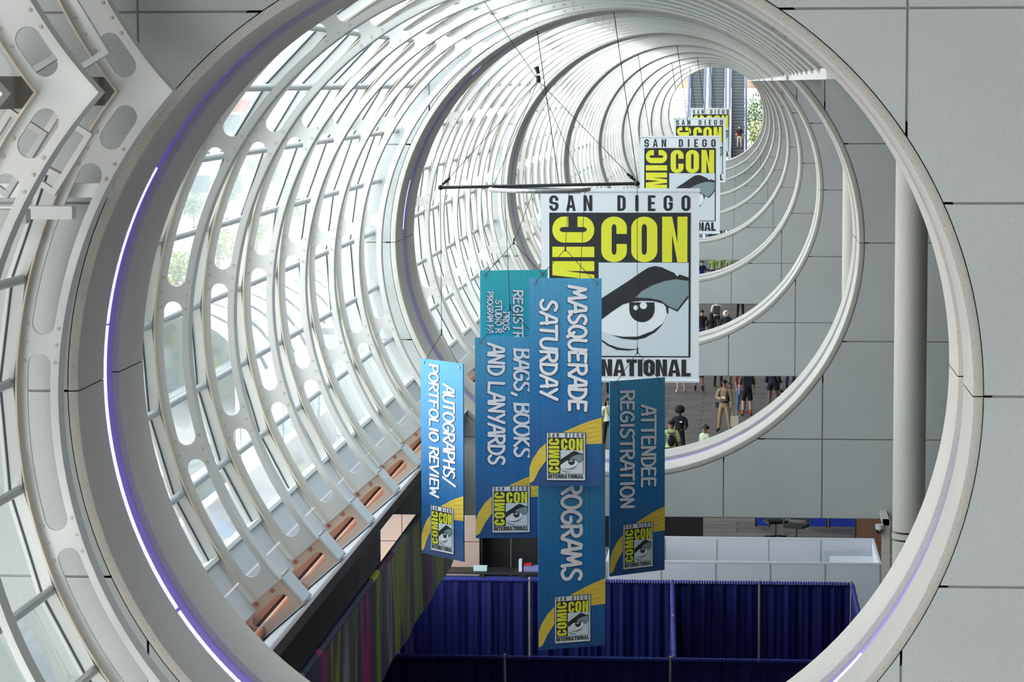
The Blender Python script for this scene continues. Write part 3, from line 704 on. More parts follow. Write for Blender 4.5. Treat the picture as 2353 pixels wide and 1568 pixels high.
def hanging_sign(px, py, Y, yaw, lines, label, m=None, apex=.30, hang_to=None, art=True):
    """px,py = centre of the top edge in the frame"""
    c = at(px, py, Y); t = empty('hanging_sign', c, yaw, label=label, category='sign', group='direction signs hung from the hoop and pole')
    MB().box(-SW / 2, SW / 2, 0, .012, -SH, 0).build('sign_panel', m or M_SIGN, t)
    X = lambda u: -SW / 2 + u * SW; Zf = lambda v: -v * SH
    if art:
        a = Ink(); outer = [(1, .667), (.85, .683), (.70, .703), (.5, .734), (.30, .772), (.14, .82), (.04, .872), (0, .91), (0, .985), (.02, .985)]
        inner = [(.06, .975), (.13, .925), (.24, .872), (.4, .832), (.55, .808), (.77, .797), (1, .793)]
        a.poly([(X(u), Zf(v)) for u, v in outer + inner], -.003); a.b.build('yellow_brush_stroke', M_ARC, t)
        b2 = Ink()
        for i in range(5): b2.stroke(smooth([(X(.98 - .0 * i), Zf(.69 + .022 * i)), (X(.8), Zf(.70 + .022 * i)), (X(.5), Zf(.752 + .014 * i)), (X(.3), Zf(.79 + .015 * i))]), .006, -.0042)
        b2.b.build('brush_line', mat('ochre print', (214, 170, 52), .5), t, kind='stuff')
        card = empty('logo_card', (0, -.006, 0), 0, t, label='white logo card with yellow and black emblem')
        MB().box(X(.235), X(.775), -.002, .004, Zf(.973), Zf(.741)).build('card', mat('white ink', (232, 236, 238), .6), card)
        o2 = Ink(); x0, x1, z0, z1 = X(.235), X(.775), Zf(.973), Zf(.741)
        o2.stroke([(x0, z0), (x1, z0), (x1, z1), (x0, z1), (x0, z0), (x1, z0)], .007, -.0032); o2.b.build('card_edge', M_SHADE, card)
        e = empty('emblem', (0, -.004, 0), 0, t, label='small round-eyed emblem'); s0 = (x1 - x0) * 1.02
        eye_logo(e, x0 - (x1 - x0) * .012, z1 + .012, s0, -.006)
    ink = Ink(); sh_ = Ink()
    for text, u, v0, v1, hh in lines:
        hand_down(sh_, text, X(u) - .008, Zf(v0), Zf(v1), hh * 1.15, -.0015, .24, -.003, -.006); hand_down(ink, text, X(u) - .008, Zf(v0), Zf(v1), hh * 1.15, -.0065, .195)
    sh_.b.build('letter_outline', M_SHADE, t, kind='stuff'); ink.b.build('lettering', M_LETTER, t, kind='stuff')
    for sx_ in (-1, 1):
        x = sx_ * (SW / 2 - .06); MB().tube((x, -.012, -.045), (x, .016, -.045), .014, 10).build('grommet', M_STEEL, t)
        MB().tube((x, .002, -.045), (0, .002, apex), .0035, 6).build('cord', M_CORD, t)
    if hang_to is not None:
        p = t.matrix_world if False else None
        top = Vector(hang_to) - c; top.rotate(Matrix.Rotation(-yaw, 3, 'Z')); MB().tube((0, .002, apex), top, .003, 6).build('cord', M_CORD, t); MB().tube((0, .002, apex - .02), (0, .002, apex + .05), .008, 8).build('swivel', M_BLACK, t)
    return t
pole_l, pole_r = at(1012, 431, 28.3), at(1464, 422, 28.0); hoop_c = at(1240, 435, 28.15)
def on_hoop(a): return hoop_c + Vector((cos(R(a)) * .51, sin(R(a)) * .51, 0))
hanging_sign(1299, 640, 28.05, 0, [('MASQUERADE', .56, .035, .64, .155), ('SATURDAY', .17, .10, .585, .145)], 'blue hanging sign lettered MASQUERADE SATURDAY, in front of the large white banner', hang_to=on_hoop(-50))
hanging_sign(1172, 775, 28.85, R(8), [('BAGS, BOOKS', .57, .055, .60, .145), ('AND LANYARDS', .20, .03, .635, .145)], 'blue hanging sign lettered BAGS, BOOKS AND LANYARDS', hang_to=on_hoop(140))
hanging_sign(1014.5, 830, 29.4, R(-46), [('AUTOGRAPHS/', .56, .115, .625, .165), ('PORTFOLIO REVIEW', .23, .02, .70, .135)], 'narrow blue hanging sign lettered AUTOGRAPHS/ PORTFOLIO REVIEW below the left end of the pole', hang_to=pole_l)
hanging_sign(1465, 872, 29.9, R(38), [('ATTENDEE', .58, .135, .56, .165), ('REGISTRATION', .20, .05, .66, .155)], 'blue hanging sign lettered ATTENDEE REGISTRATION below the right end of the pole', hang_to=pole_r)
hanging_sign(1314, 1023, 28.4, R(24), [('PROGRAMS', .36, .11, .67, .185)], 'lowest blue hanging sign, lettered PROGRAMS, below the masquerade sign', hang_to=on_hoop(-20))
hanging_sign(1181, 621, 29.7, R(14), [('REGISTRATION', .50, .10, .53, .088), ('PROS,', .345, .21, .315, .058), ('STUDIO R', .235, .15, .318, .058), ('PROGRAM PA', .115, .107, .318, .052)], 'teal hanging sign of small lines of lettering behind the blue signs', m=M_TEAL, hang_to=on_hoop(100))
# pole, hoop and rigging
pr = empty('rigging_pole', (pole_l + pole_r) / 2, label='thin black horizontal pole with a chrome hoop that carries the hanging signs', category='rigging')
ctr = pr.location; MB().tube(pole_l - ctr, pole_r - ctr, .017, 10).build('pole', M_BLACK, pr, smooth=True)
b = MB(); 
for k in range(48): b.tube(on_hoop(k * 7.5) - ctr, on_hoop(k * 7.5 + 7.5) - ctr, .022, 8)
b.build('hoop', mat('silver hoop', (190, 190, 188), .35, metal=.6), pr, smooth=True)
MB().box(hoop_c.x - ctr.x - .05, hoop_c.x - ctr.x + .42, -.04, .04, hoop_c.z - ctr.z - .045, hoop_c.z - ctr.z - .02).build('hoop_plate', M_STEEL, pr)
hook = at(1237, 185, 28.1) - ctr; top = at(1090, -30, 28.1) - ctr
b = MB(); b.tube(pole_l - ctr, hook, .0035, 6); b.tube(pole_r - ctr, hook, .0035, 6); b.tube(on_hoop(200) - ctr, hook, .003, 6); b.tube(on_hoop(-20) - ctr, hook, .003, 6)
b.tube(hook, top, .0035, 6); b.build('rigging_wire', M_CORD, pr)
b = MB(); b.tube(hook + Vector((0, 0, -.02)), hook + Vector((0, 0, .05)), .022, 8); b.tube(hook + Vector((0, 0, .07)), hook + Vector((-.02, 0, .14)), .016, 8, .026); b.sphere(hook, .024); b.build('shackle', M_BLACK, pr)
for e_, dx in ((pole_l, 1), (pole_r, -1)):
    b = MB(); q = e_ - ctr; b.sphere(q, .028); b.tube(q + Vector((.02 * dx, 0, .03)), q + Vector((.10 * dx, 0, .10)), .014, 8)
    b.sphere(q + Vector((.06 * dx, 0, .065)), .02); b.build('end_shackle', M_BLACK, pr)

# ---------------------------------------------------------------- white event banners
M_CLOTH = mat('white banner cloth', (226, 231, 234), .6, noise=.02, nscale=1.2)
BL = ['largest white event banner with yellow, black and eye emblem, nearest of the row', 'second white event banner along the tunnel, half hidden by the largest', 'third white event banner along the tunnel, smaller', 'smallest white event banner, before the escalators']
for i, (px0, px1, py, Y) in enumerate(((1243, 1607, 433, 38.9), (1471, 1655, 312, 76.2), (1547, 1668, 270.5, 112.9), (1587, 1680, 248.5, 147.3))):
    a = at(px0, py, Y); w = (at(px1, py, Y) - a).x; s = w / 364
    t = empty('event_banner', a, label=BL[i], category='banner', group='white event banners hung along the tunnel')
    h = 449 * s; b = MB(); N = 24; vs = []
    for j in range(N + 1):
        for z in (0, -h): vs.append((w * j / N, .0035 + .002 * sin(j * .9), z))
    b.add(vs, [(2 * j, 2 * j + 1, 2 * j + 3, 2 * j + 2) for j in range(N)]); b.build('banner_cloth', M_CLOTH, t, smooth=True)
    MB().tube((-.01, .012, -.035), (w + .01, .012, -.035), .03, 10).build('hem_pole', M_CLOTH, t, smooth=True)
    MB().tube((-.01, .012, -h + .03), (w + .01, .012, -h + .03), .026, 10).build('hem_pole', M_CLOTH, t, smooth=True)
    eye_logo(t, 0, 0, w, -.001 * (1 + i), k=1 + i * 1.2)
    b = MB()
    for u in (.12, .62): b.tube((w * u, .012, -.03), (w * u - .6, .012, 4.2), .006 + .003 * i, 5)
    b.build('hanging_wire', M_CORD, t)

# ---------------------------------------------------------------- long colourful banner beside the dark wall
def streak_mat():
    m = bpy.data.materials.new('colourful vertical streak print'); m.use_nodes = True; nt = m.node_tree; b = nt.nodes['Principled BSDF']; b.inputs['Roughness'].default_value = .5
    t = nt.nodes.new('ShaderNodeTexCoord'); mp = nt.nodes.new('ShaderNodeMapping'); mp.inputs['Scale'].default_value = (1, .5, .12); nt.links.new(t.outputs['Object'], mp.inputs[0])
    n = nt.nodes.new('ShaderNodeTexNoise'); n.inputs['Scale'].default_value = 1.0; n.inputs['Detail'].default_value = 3.5; n.inputs['Distortion'].default_value = .3; nt.links.new(mp.outputs[0], n.inputs['Vector'])
    cr = nt.nodes.new('ShaderNodeValToRGB'); cr.color_ramp.interpolation = 'LINEAR'; e = cr.color_ramp.elements
    stops = [(.0, (30, 30, 80)), (.33, (30, 30, 84)), (.36, (190, 30, 120)), (.40, (170, 34, 110)), (.42, (52, 46, 90)), (.47, (96, 70, 60)), (.50, (160, 176, 74)), (.54, (140, 150, 66)), (.56, (44, 46, 92)), (.60, (110, 90, 84)), (.63, (170, 170, 176)), (.66, (40, 40, 76)), (1., (150, 90, 50))]
    e[0].position, e[0].color = 0, srgb(*stops[0][1]); e[1].position, e[1].color = 1, srgb(*stops[-1][1])
    for p, c in stops[1:-1]: q = e.new(p); q.color = srgb(*c)
    nt.links.new(n.outputs['Fac'], cr.inputs[0]); nt.links.new(cr.outputs[0], b.inputs['Base Color']); return m
lb = empty('long_banner', (-4.5, 0, CAMZ - 6.12), label='long dark banner of purple, olive and magenta streaks hung below the sill', category='banner')
b = MB(); N = 60; vs = []
for j in range(N + 1):
    y = 22.6 + (43.0 - 22.6) * j / N; o = .018 * sin(j * .8); vs += [(o, y, 0), (o, y, -1.42 - .06 * (j / N))]
b.add(vs, [(2 * j, 2 * j + 1, 2 * j + 3, 2 * j + 2) for j in range(N)]); b.build('banner_cloth', streak_mat(), lb, smooth=True)
for y0_, y1_, c in ((22.6, 27.6, (150, 170, 172)), (27.6, 28.6, (60, 66, 110)), (28.6, 28.8, (200, 70, 130)), (28.8, 33.0, (62, 70, 120)), (33.0, 33.6, (206, 220, 96)), (33.6, 35.0, (110, 60, 110)), (35.0, 36.4, (150, 150, 156)), (36.4, 38.0, (90, 96, 100)), (38.0, 39.0, (150, 190, 80)), (39.0, 41.2, (84, 74, 110)), (41.2, 43.0, (160, 200, 100))):
    MB().tube((0, y0_, .0), (0, y1_, .0), .045, 10).build('rail_sleeve', mat('sleeve %d %d %d' % c, c, .5), lb, smooth=True)
ink = Ink()
def on_plane(b_, ys, zs, h, text):
    pos = 0
    for c in text:
        for st in HAND[c]:
            q = [(ys + (pos + p[0]) * h * .8, zs + p[1] * h) for p in st]
            for a_, c_ in zip(q, q[1:]): b_.tube((.05, a_[0], a_[1]), (.05, c_[0], c_[1]), .022, 6)
        pos += HW_.get(c, .84)
tb = MB(); on_plane(tb, 28.5, -.95, .42, 'THE'); tb.build('lettering', mat('acid green print', (178, 200, 50), .5), lb, kind='stuff')

# ---------------------------------------------------------------- pipe and drape booths
M_DRAPE = mat('royal blue drape', (11, 20, 84), .75, spec=.3, noise=.35, nscale=1.6, stretch=(6, 6, .3)); M_DTOP = mat('royal blue gathered heading', (18, 32, 124), .7, noise=.3, nscale=30)
def drape(name, p0, p1, label, poles, h=2.44, ph=0.):
    p0 = Vector(p0); p1 = Vector(p1); d = p1 - p0; ln = d.length; u = d / ln; nrm = Vector((u.y, -u.x, 0)); t = empty(name, p0, label=label, category='drape', group='blue pipe and drape partitions of the booths')
    cuts = [0.] + sorted(poles) + [ln]; cuts = sorted(set(round(c, 3) for c in cuts))
    for c0, c1 in zip(cuts, cuts[1:]):
        if c1 - c0 < .2: continue
        N = int((c1 - c0) * 26); vs = []; a = rnd.random() * 6
        for j in range(N + 1):
            s = c0 + .02 + (c1 - c0 - .04) * j / N; x = s * 1.0
            w = .030 * sin(x * 21 + a) + .022 * sin(x * 47 + 2 * a + 1.5 * sin(x * 3)) + .02 * sin(x * 9 + a)
            for z, k in ((h - .03, .35), (h - .16, .6), (1.2, 1.), (.03, 1.25)): q = u * s + nrm * (w * k); vs.append((q.x, q.y, z))
        b = MB().add(vs, [(4 * j + i, 4 * j + i + 1, 4 * j + i + 5, 4 * j + i + 4) for j in range(N) for i in range(3)]); b.build('drape_panel', M_DRAPE, t, smooth=True)
        b = MB(); n2 = max(3, int((c1 - c0) / .05))
        for j in range(n2): b.tube(u * (c0 + .02 + (c1 - c0 - .04) * j / n2) + Vector((0, 0, h)), u * (c0 + .02 + (c1 - c0 - .04) * (j + .8) / n2) + Vector((0, 0, h)), .036 + .008 * rnd.random(), 7)
        b.build('gathered_heading', M_DTOP, t, kind='stuff')
    for c in poles:
        q = u * c - nrm * .0
        if c > .05: MB().tube((q.x, q.y, 0), (q.x, q.y, h + .06), .024, 10).build('upright_pole', mat('pale pole', (170, 164, 156), .4, metal=.4), t, smooth=True)
    return t
YB, YF = 51.9, 44.8
def xb(px): return at(px, 1345, YB).x
def xf(px): return at(px, 1528, YF).x
a0 = xb(880); drape('pipe_and_drape', (a0, YB, 0), (xb(1957), YB, 0), 'rear blue drape partition in front of the white panel booth', [xb(1217) - a0, xb(1543) - a0, xb(1745) - a0, xb(1956) - a0])
f0 = xf(780); drape('pipe_and_drape', (f0, YF, 0), (xf(2050), YF, 0), 'front blue drape partition at the bottom, nearest of the drapes', [xf(1160) - f0, xf(1540) - f0, xf(1900) - f0])
drape('pipe_and_drape', (xb(1545), YB - .06, 0), (xf(1549), YF + .06, 0), 'blue drape divider running from the rear to the front partition', [3.5])
drape('pipe_and_drape', (xb(1958), YB - .06, 0), (xb(1958), YF + .06, 0), 'blue side drape at the right end of the rear partition', [3.5])
drape('pipe_and_drape', (xb(905), YB - .06, 0), (xf(860), YF + .06, 0), 'blue side drape at the left end beside the long banner', [3.5])

# ---------------------------------------------------------------- white modular panel enclosure behind the drapes
pe = empty('panel_booth', (0, 0, 0), label='white modular panel enclosure standing behind the blue drapes', category='booth')
M_PAN = mat('white booth panel', (206, 208, 214), .5); M_PF = mat('aluminium booth edge', (178, 180, 182), .4, metal=.3)
yn_, yf_ = 54.25, 57.2; xl = at(1395, 1293, yn_).x; xr2 = at(2022, 1293, yn_).x; n = 5; w = (xr2 - xl) / n
for y, tag_ in ((yn_, 0), (yf_, 1)):
    for i in range(n):
        MB().box(xl + i * w + .01, xl + (i + 1) * w - .01, y - .02, y + .02, .03, 2.40).build('booth_panel', M_PAN, pe)
    for i in range(n + 1): MB().box(xl + i * w - .014, xl + i * w + .014, y - .024, y + .024, 0, 2.42).build('booth_post', M_PF, pe)
    MB().box(xl - .02, xr2 + .02, y - .026, y + .026, 2.40, 2.44).build('booth_rail', M_PAN, pe)
for x in (xl, xr2):
    for k in range(3):
        ya = yn_ + .04 + (yf_ - yn_ - .08) / 3 * k; MB().box(x - .02, x + .02, ya, ya + (yf_ - yn_ - .08) / 3 - .02, .03, 2.40).build('booth_panel', M_PAN, pe)
    MB().box(x - .026, x + .026, yn_, yf_, 2.40, 2.44).build('booth_rail', M_PAN, pe)
wb_ = empty('whiteboard', at(1955, 1300, yf_ - .25), 0, pe, label='white board with grey frame')
MB().box(-.55, .55, -.02, .02, -1.2, .30).build('board_frame', mat('grey board frame', (176, 186, 190), .5), wb_); MB().box(-.44, .44, -.03, -.02, -1.1, .20).build('board_face', mat('board white', (228, 232, 236), .5), wb_)
bc = empty('brown_panel', (at(2003, 1240, 60).x, 60, 0), label='brown wooden panel right of the panel booth', category='panel'); MB().box(-.35, .35, 0, .06, 0, 3.1).build('panel_board', mat('brown board', (122, 88, 66), .7, noise=.1), bc)
MB().box(-.37, -.35, -.01, .07, 0, 3.1).build('panel_edge', M_BLACK, bc)
# camera on a pipe by the column
cm = empty('dome_camera', at(2035, 1215, 37.2), label='small dome security camera on a grey bracket beside the column', category='camera')
MB().box(-.05, .06, 0, .06, -.75, .12).build('bracket', M_RING, cm); MB().box(-.04, .05, .0, .84, .04, .12).build('wall_arm', M_RING, cm); MB().sphere((-.08, -.02, -.02), .055, 16, 10).build('dome', M_CHROME, cm, smooth=True); MB().tube((-.08, -.02, .0), (-.08, -.02, .06), .06, 16).build('housing', M_SPAN, cm, smooth=True)

# booth furniture seen below the second wall
def office_chair(px, py, Y, label, rz=0.):
    p = at(px, py, Y); t = empty('office_chair', (p.x, Y, 0), rz, label=label, category='chair', group='black office chairs below the second wall')
    bm_ = MB().box(-.26, .26, -.25, .25, .44, .52); bm_.build('seat', M_BLACK, t)
    MB().box(-.25, .25, .22, .30, .60, 1.08).build('backrest', M_BLACK, t)
    for sx_ in (-1, 1):
        MB().path([(sx_ * .29, .18, .5), (sx_ * .31, .18, .72), (sx_ * .31, -.14, .72), (sx_ * .29, -.16, .5)], .02).build('armrest', M_CHROME, t, smooth=True)
    MB().tube((0, 0, .1), (0, 0, .46), .03).build('gas_lift', M_CHROME, t)
    for k in range(5):
        a = k * 72; MB().tube((0, 0, .1), (.28 * cos(R(a)), .28 * sin(R(a)), .07), .022).build('leg', M_BLACK, t); MB().sphere((.28 * cos(R(a)), .28 * sin(R(a)), .03), .03, 8, 6).build('caster', M_BLACK, t)
office_chair(1782, 1210, 71.5, 'black office chair with chrome arms, left of the pair before the blue panels', .3)
office_chair(1830, 1214, 70.8, 'black office chair with chrome arms, right of the pair before the blue panels', -.4)
def box_thing(name, px, py, Y, w, d, h, m, label, cat, z0=0, parts=()):
    p = at(px, py, Y); t = empty(name, (p.x, Y, z0), label=label, category=cat)
    MB().box(-w / 2, w / 2, -d / 2, d / 2, 0, h).build('body', m, t)
    MB().box(-w / 2 - .01, w / 2 + .01, -d / 2 - .01, d / 2 + .01, h - .05, h).build('lid', M_BLACK, t)
    return t
M_NAVY = mat('navy panel', (20, 36, 104), .6)
box_thing('equipment_case', 1560, 1215, 70.5, 1.25, .7, 1.0, M_BLACK, 'large black equipment case behind the attendee sign', 'case')
box_thing('equipment_case', 1436, 1215, 70.5, 1.1, .7, .95, M_BLACK, 'black equipment case left of the attendee sign', 'case')
for i, (px, w, l) in enumerate(((1752, .34, 'narrow navy display panel left of the chairs'), (1878, .5, 'navy display panel right of the chairs'), (1950, 1.0, 'wide navy display panel with black frame near the column'))):
    p = at(px, 1210, 73.5); t = empty('display_panel', (p.x, 73.5, 0), label=l, category='panel')
    MB().box(-w / 2, w / 2, 0, .04, .03, 1.9).build('panel_face', mat('display blue', (26, 58, 168), .6), t); MB().box(-w / 2 - .03, -w / 2, -.01, .05, 0, 1.93).build('frame_post', M_BLACK, t); MB().box(w / 2, w / 2 + .03, -.01, .05, 0, 1.93).build('frame_post', M_BLACK, t); MB().box(-w / 2, w / 2, -.01, .05, 1.9, 1.93).build('frame_rail', M_BLACK, t)
# counter at the left, behind the signs
ct = empty('booth_counter', (at(1160, 1285, 60.5).x, 60.5, 0), label='black framed counter with navy panels behind the hanging signs', category='counter')
for k in range(3):
    MB().box(-1.35 + k * .92, -.50 + k * .92, -.3, -.27, .04, 1.0).build('counter_panel', M_NAVY, ct); MB().box(-1.43 + k * .92, -1.35 + k * .92, -.33, -.25, 0, 1.04).build('counter_post', M_BLACK, ct)
MB().box(-1.45, 1.4, -.34, .3, 1.04, 1.09).build('counter_top', M_BLACK, ct)
db = empty('backdrop_curtain', (at(1165, 1260, 63).x, 63, 0), label='black curtain behind the navy counter', category='curtain'); 
for k in range(4): MB().box(-1.5 + k * .8, -.72 + k * .8, 0, .05 + .02 * (k % 2), 0, 2.5).build('curtain_panel', M_BLACK, db)
for px, w, h, c, l, cat in ((1105, .30, .10, (190, 214, 214), 'pale paper box on the left end of the counter', 'box'), (1197, .07, .26, (214, 214, 224), 'white paper sign standing on the counter', 'paper'), (1222, .34, .12, (120, 124, 176), 'lilac box on the counter behind the signs', 'box'), (1214, .16, .05, (190, 40, 48), 'red folder lying on the lilac box', 'folder')):
    p = at(px, 1280, 60.5); o = MB().box(-w / 2, w / 2, -.1, .1, 0, h).build('folder' if cat == 'folder' else cat.replace('box', 'paper_box').replace('paper_paper_box', 'paper_box'), mat('item %d' % px, c, .6), None, loc=(p.x, 60.4, 1.09 if cat != 'folder' else 1.21)); tag(o, label=l, category=cat)

# ---------------------------------------------------------------- people
SKINS = {'light': (205, 160, 135), 'tan': (170, 120, 92), 'dark': (92, 60, 46)}
def bone_dist(p, a, b):
    ab = b - a; t = max(0., min(1., (p - a).dot(ab) / ab.length_squared)); return (p - (a + ab * t)).length, t
DG = None
def person(pos, face, h, skin, shirt, pants, label, arms=('hang', 'hang'), sleeve=.5, leg=1.0, shoes=(30, 30, 34), hair=(24, 18, 16), hairs='short', lean=0., stance=.10, socks=None, female=False, extra=None, coat=False, pmat=None, smat=None):
    k = h / 1.75; t = empty('person', (pos[0], pos[1], 0), face, label=label, category='person', group='visitors in the lower hall')
    sw = .185 if not female else .165; hp = .092
    J = {'pel': (0, 0, .97), 'wst': (0, .0, 1.10), 'che': (0, .0, 1.32), 'nb': (0, .01, 1.47), 'nt': (0, 0, 1.54), 'hd': (0, -.015, 1.64), 'tp': (0, -.005, 1.715)}
    V = {}; E = []; RD = {}
    def add(n, p, r, par=None): V[n] = Vector(p) * k; RD[n] = r * k; (E.append((par, n)) if par else None)
    add('pel', J['pel'], .135 if not female else .145); add('wst', J['wst'], .125 if not female else .11, 'pel'); add('che', J['che'], .145 if not female else .13, 'wst'); add('nb', J['nb'], .075, 'che'); add('nt', J['nt'], .055, 'nb'); add('hd', J['hd'], .092, 'nt'); add('tp', J['tp'], .070, 'hd')
    for s, nm in ((-1, 'l'), (1, 'r')):
        mode = arms[0 if s < 0 else 1]
        sh_ = (s * sw, .01, 1.415); 
        if mode == 'hang': el, wr, fd = (s * (sw + .06), .02, 1.13), (s * (sw + .07), -.05, .89), Vector((0, -.02, -1))
        elif mode == 'fold': el, wr, fd = (s * (sw + .07), -.02, 1.14), (s * .03, -.20, 1.13), Vector((-s, 0, 0))
        elif mode == 'hip': el, wr, fd = (s * (sw + .17), .05, 1.17), (s * (sw + .02), -.06, 1.0), Vector((-s * .6, -.3, -.6))
        elif mode == 'up': el, wr, fd = (s * (sw + .10), -.08, 1.20), (s * (sw - .03), -.20, 1.38), Vector((-s * .2, -.2, 1))
        else: el, wr, fd = (s * (sw + .05), -.04, 1.13), (s * (sw - .02), -.26, 1.08), Vector((-s * .3, -1, 0))
        add('sh' + nm, sh_, .062, 'che'); add('el' + nm, el, .042, 'sh' + nm); add('wr' + nm, wr, .027, 'el' + nm)
        fd = fd.normalized(); pm = Vector(wr) + fd * .075; add('pm' + nm, pm, .034, 'wr' + nm)
        side = fd.orthogonal().normalized()
        if abs(side.y) < .5: side = fd.cross(Vector((1, 0, 0)) if abs(fd.x) < .9 else Vector((0, 0, 1))).normalized()
        for q in range(4):
            add('f%d%s' % (q, nm), pm + side * (.027 - .018 * q) + fd * (.07 + (.012 if q in (1, 2) else 0)) + Vector((-s * .008, -.006, 0)), .0095, 'pm' + nm)
        add('th' + nm, Vector(wr) + fd * .065 + side * .055, .011, 'pm' + nm)
        add('hi' + nm, (s * hp, 0, .90), .092, 'pel'); add('kn' + nm, (s * (hp + stance * .3), -.015, .50), .060, 'hi' + nm); add('an' + nm, (s * (hp + stance * .5), .025, .09), .040, 'kn' + nm); add('to' + nm, (s * (hp + stance * .6 + .015), -.14, .035), .036, 'an' + nm)
    names = list(V); idx = {n: i for i, n in enumerate(names)}
    me = bpy.data.meshes.new('body'); me.from_pydata([V[n] for n in names], [(idx[a], idx[b]) for a, b in E], [])
    o = bpy.data.objects.new('tmp', me); COL.objects.link(o); md = o.modifiers.new('s', 'SKIN'); md.use_smooth_shade = True; md.branch_smoothing = .3
    sb = o.modifiers.new('u', 'SUBSURF'); sb.levels = 1; sb.render_levels = 1
    if not me.skin_vertices: pass
    for i, n in enumerate(names):
        r = RD[n]; fl_ = (1., .72) if n in ('che', 'wst', 'pel') else (1, 1)
        me.skin_vertices[0].data[i].radius = (r * fl_[0], r * fl_[1])
    me.skin_vertices[0].data[idx['pel']].use_root = True
    dg = bpy.context.evaluated_depsgraph_get(); ev = o.evaluated_get(dg); m2 = bpy.data.meshes.new_from_object(ev); bpy.data.objects.remove(o)
    # face: nose, brow
    hc = V['hd']
    for v in m2.vertices:
        d = v.co - hc
        if d.length < .2 * k and v.co.z > V['nt'].z:
            v.co.x = hc.x + (v.co.x - hc.x) * .86
    m2.materials.clear(); m2.materials.append(mat('skin ' + skin, SKINS[skin], .6))
    m2.polygons.foreach_set('use_smooth', [True] * len(m2.polygons))
    body = bpy.data.objects.new('body', m2); link(body, t)
    MB().add([(hc.x - .014 * k, hc.y - .085 * k, hc.z - .012 * k), (hc.x + .014 * k, hc.y - .085 * k, hc.z - .012 * k), (hc.x, hc.y - .118 * k, hc.z - .014 * k), (hc.x, hc.y - .086 * k, hc.z + .035 * k)], [(0, 1, 2), (0, 2, 3), (1, 3, 2), (0, 3, 1)]).build('nose', m2.materials[0], t)
    for s in (-1, 1): MB().sphere((hc.x + s * .03 * k, hc.y - .087 * k, hc.z + .022 * k), .009 * k, 6, 4).build('eye', M_BLACK, t); MB().sphere((hc.x + s * .080 * k, hc.y + .01 * k, hc.z + .0 * k), (.010 * k, .018 * k, .028 * k), 6, 4).build('ear', m2.materials[0], t)
    MB().box(hc.x - .022 * k, hc.x + .022 * k, hc.y - .092 * k, hc.y - .08 * k, hc.z - .050 * k, hc.z - .042 * k).build('mouth', mat('lips', (140, 70, 66), .6), t)
    # clothing from the body surface
    segs = [('torso', 'pel', 'che'), ('torso', 'che', 'nb'), ('neck', 'nb', 'tp'), ('neck', 'nt', 'hd')]
    for nm in 'lr': segs += [('torso', 'che', 'sh' + nm), ('uarm', 'sh' + nm, 'el' + nm), ('farm', 'el' + nm, 'wr' + nm), ('hand', 'wr' + nm, 'pm' + nm), ('hand', 'pm' + nm, 'f1' + nm), ('hand', 'pm' + nm, 'th' + nm), ('hipp', 'pel', 'hi' + nm), ('thigh', 'hi' + nm, 'kn' + nm), ('shin', 'kn' + nm, 'an' + nm), ('foot', 'an' + nm, 'to' + nm)]
    cls = []
    for p in m2.polygons:
        best = min(((bone_dist(p.center, V[a], V[b]), nme) for nme, a, b in segs), key=lambda q: q[0][0]); cls.append((best[1], best[0][1], p.center.z / k))
    def cloth(name, test, off, m, hem=None):
        b = bmesh.new(); b.from_mesh(m2); b.faces.ensure_lookup_table()
        kill = [f for f in b.faces if not test(*cls[f.index])]
        bmesh.ops.delete(b, geom=kill, context='FACES')
        b.normal_update()
        for v in b.verts: v.co += v.normal * off * k
        if hem: hem(b)
        mm = bpy.data.meshes.new(name); b.to_mesh(mm); b.free(); mm.materials.clear(); mm.materials.append(m); mm.polygons.foreach_set('use_smooth', [True] * len(mm.polygons))
        return link(bpy.data.objects.new(name, mm), t)
    low = .93 if not coat else .62
    sm = smat or mat('cloth %d %d %d' % shirt, shirt, .85, noise=.12, nscale=14)
    def flare(b):
        for v in b.verts:
            z = v.co.z / k
            if z < 1.0: f = 1.06 + (1.0 - z) * (.5 if coat else .25); v.co.x *= f; v.co.y *= f
    cloth('coat' if coat else 'shirt', lambda c, u, z: (c in ('torso', 'hipp') and z > low) or (coat and c in ('hipp', 'thigh') and z > low) or (c == 'uarm' and (sleeve >= .5 and u < .95 or u < .5)) or (c == 'farm' and sleeve >= 1), .020 if not coat else .032, sm, flare)
    if leg > 0: cloth('trousers' if leg > .6 else 'shorts', lambda c, u, z: (c in ('hipp', 'torso') and z < 1.0) or (c == 'thigh' and (leg > .5 or u < .9)) or (c == 'shin' and u < (leg - .5) * 2), .014 if leg > .6 else .028, pmat or mat('cloth %d %d %d' % pants, pants, .85, noise=.1, nscale=12))
    if socks: cloth('socks', lambda c, u, z: c == 'shin' and u > .62, .006, mat('cloth %d %d %d' % socks, socks, .8))
    cloth('shoes', lambda c, u, z: c == 'foot' or z < .09, .012, mat('cloth %d %d %d' % shoes, shoes, .5))
    hm = mat('hair %d %d %d' % hair, hair, .8, noise=.3, nscale=40)
    hx, hy, hz = hc.x, hc.y, hc.z
    if hairs == 'afro': MB().sphere((hx, hy + .02 * k, hz + .055 * k), (.165 * k, .15 * k, .145 * k), 16, 12, z0=-.75).build('hair', hm, t, smooth=True)
    elif hairs == 'cap':
        MB().sphere((hx, hy + .012 * k, hz + .03 * k), .104 * k, 14, 10, z0=-.05).build('cap', mat('cap grey', (74, 74, 76), .8), t, smooth=True)
        MB().box(hx - .06 * k, hx + .06 * k, hy - .17 * k, hy - .06 * k, hz + .028 * k, hz + .04 * k).build('cap_brim', mat('cap grey', (74, 74, 76), .8), t); MB().sphere((hx, hy + .13 * k, hz + .0 * k), (.05 * k, .06 * k, .06 * k), 10, 8).build('hair', hm, t, smooth=True)
    else: 
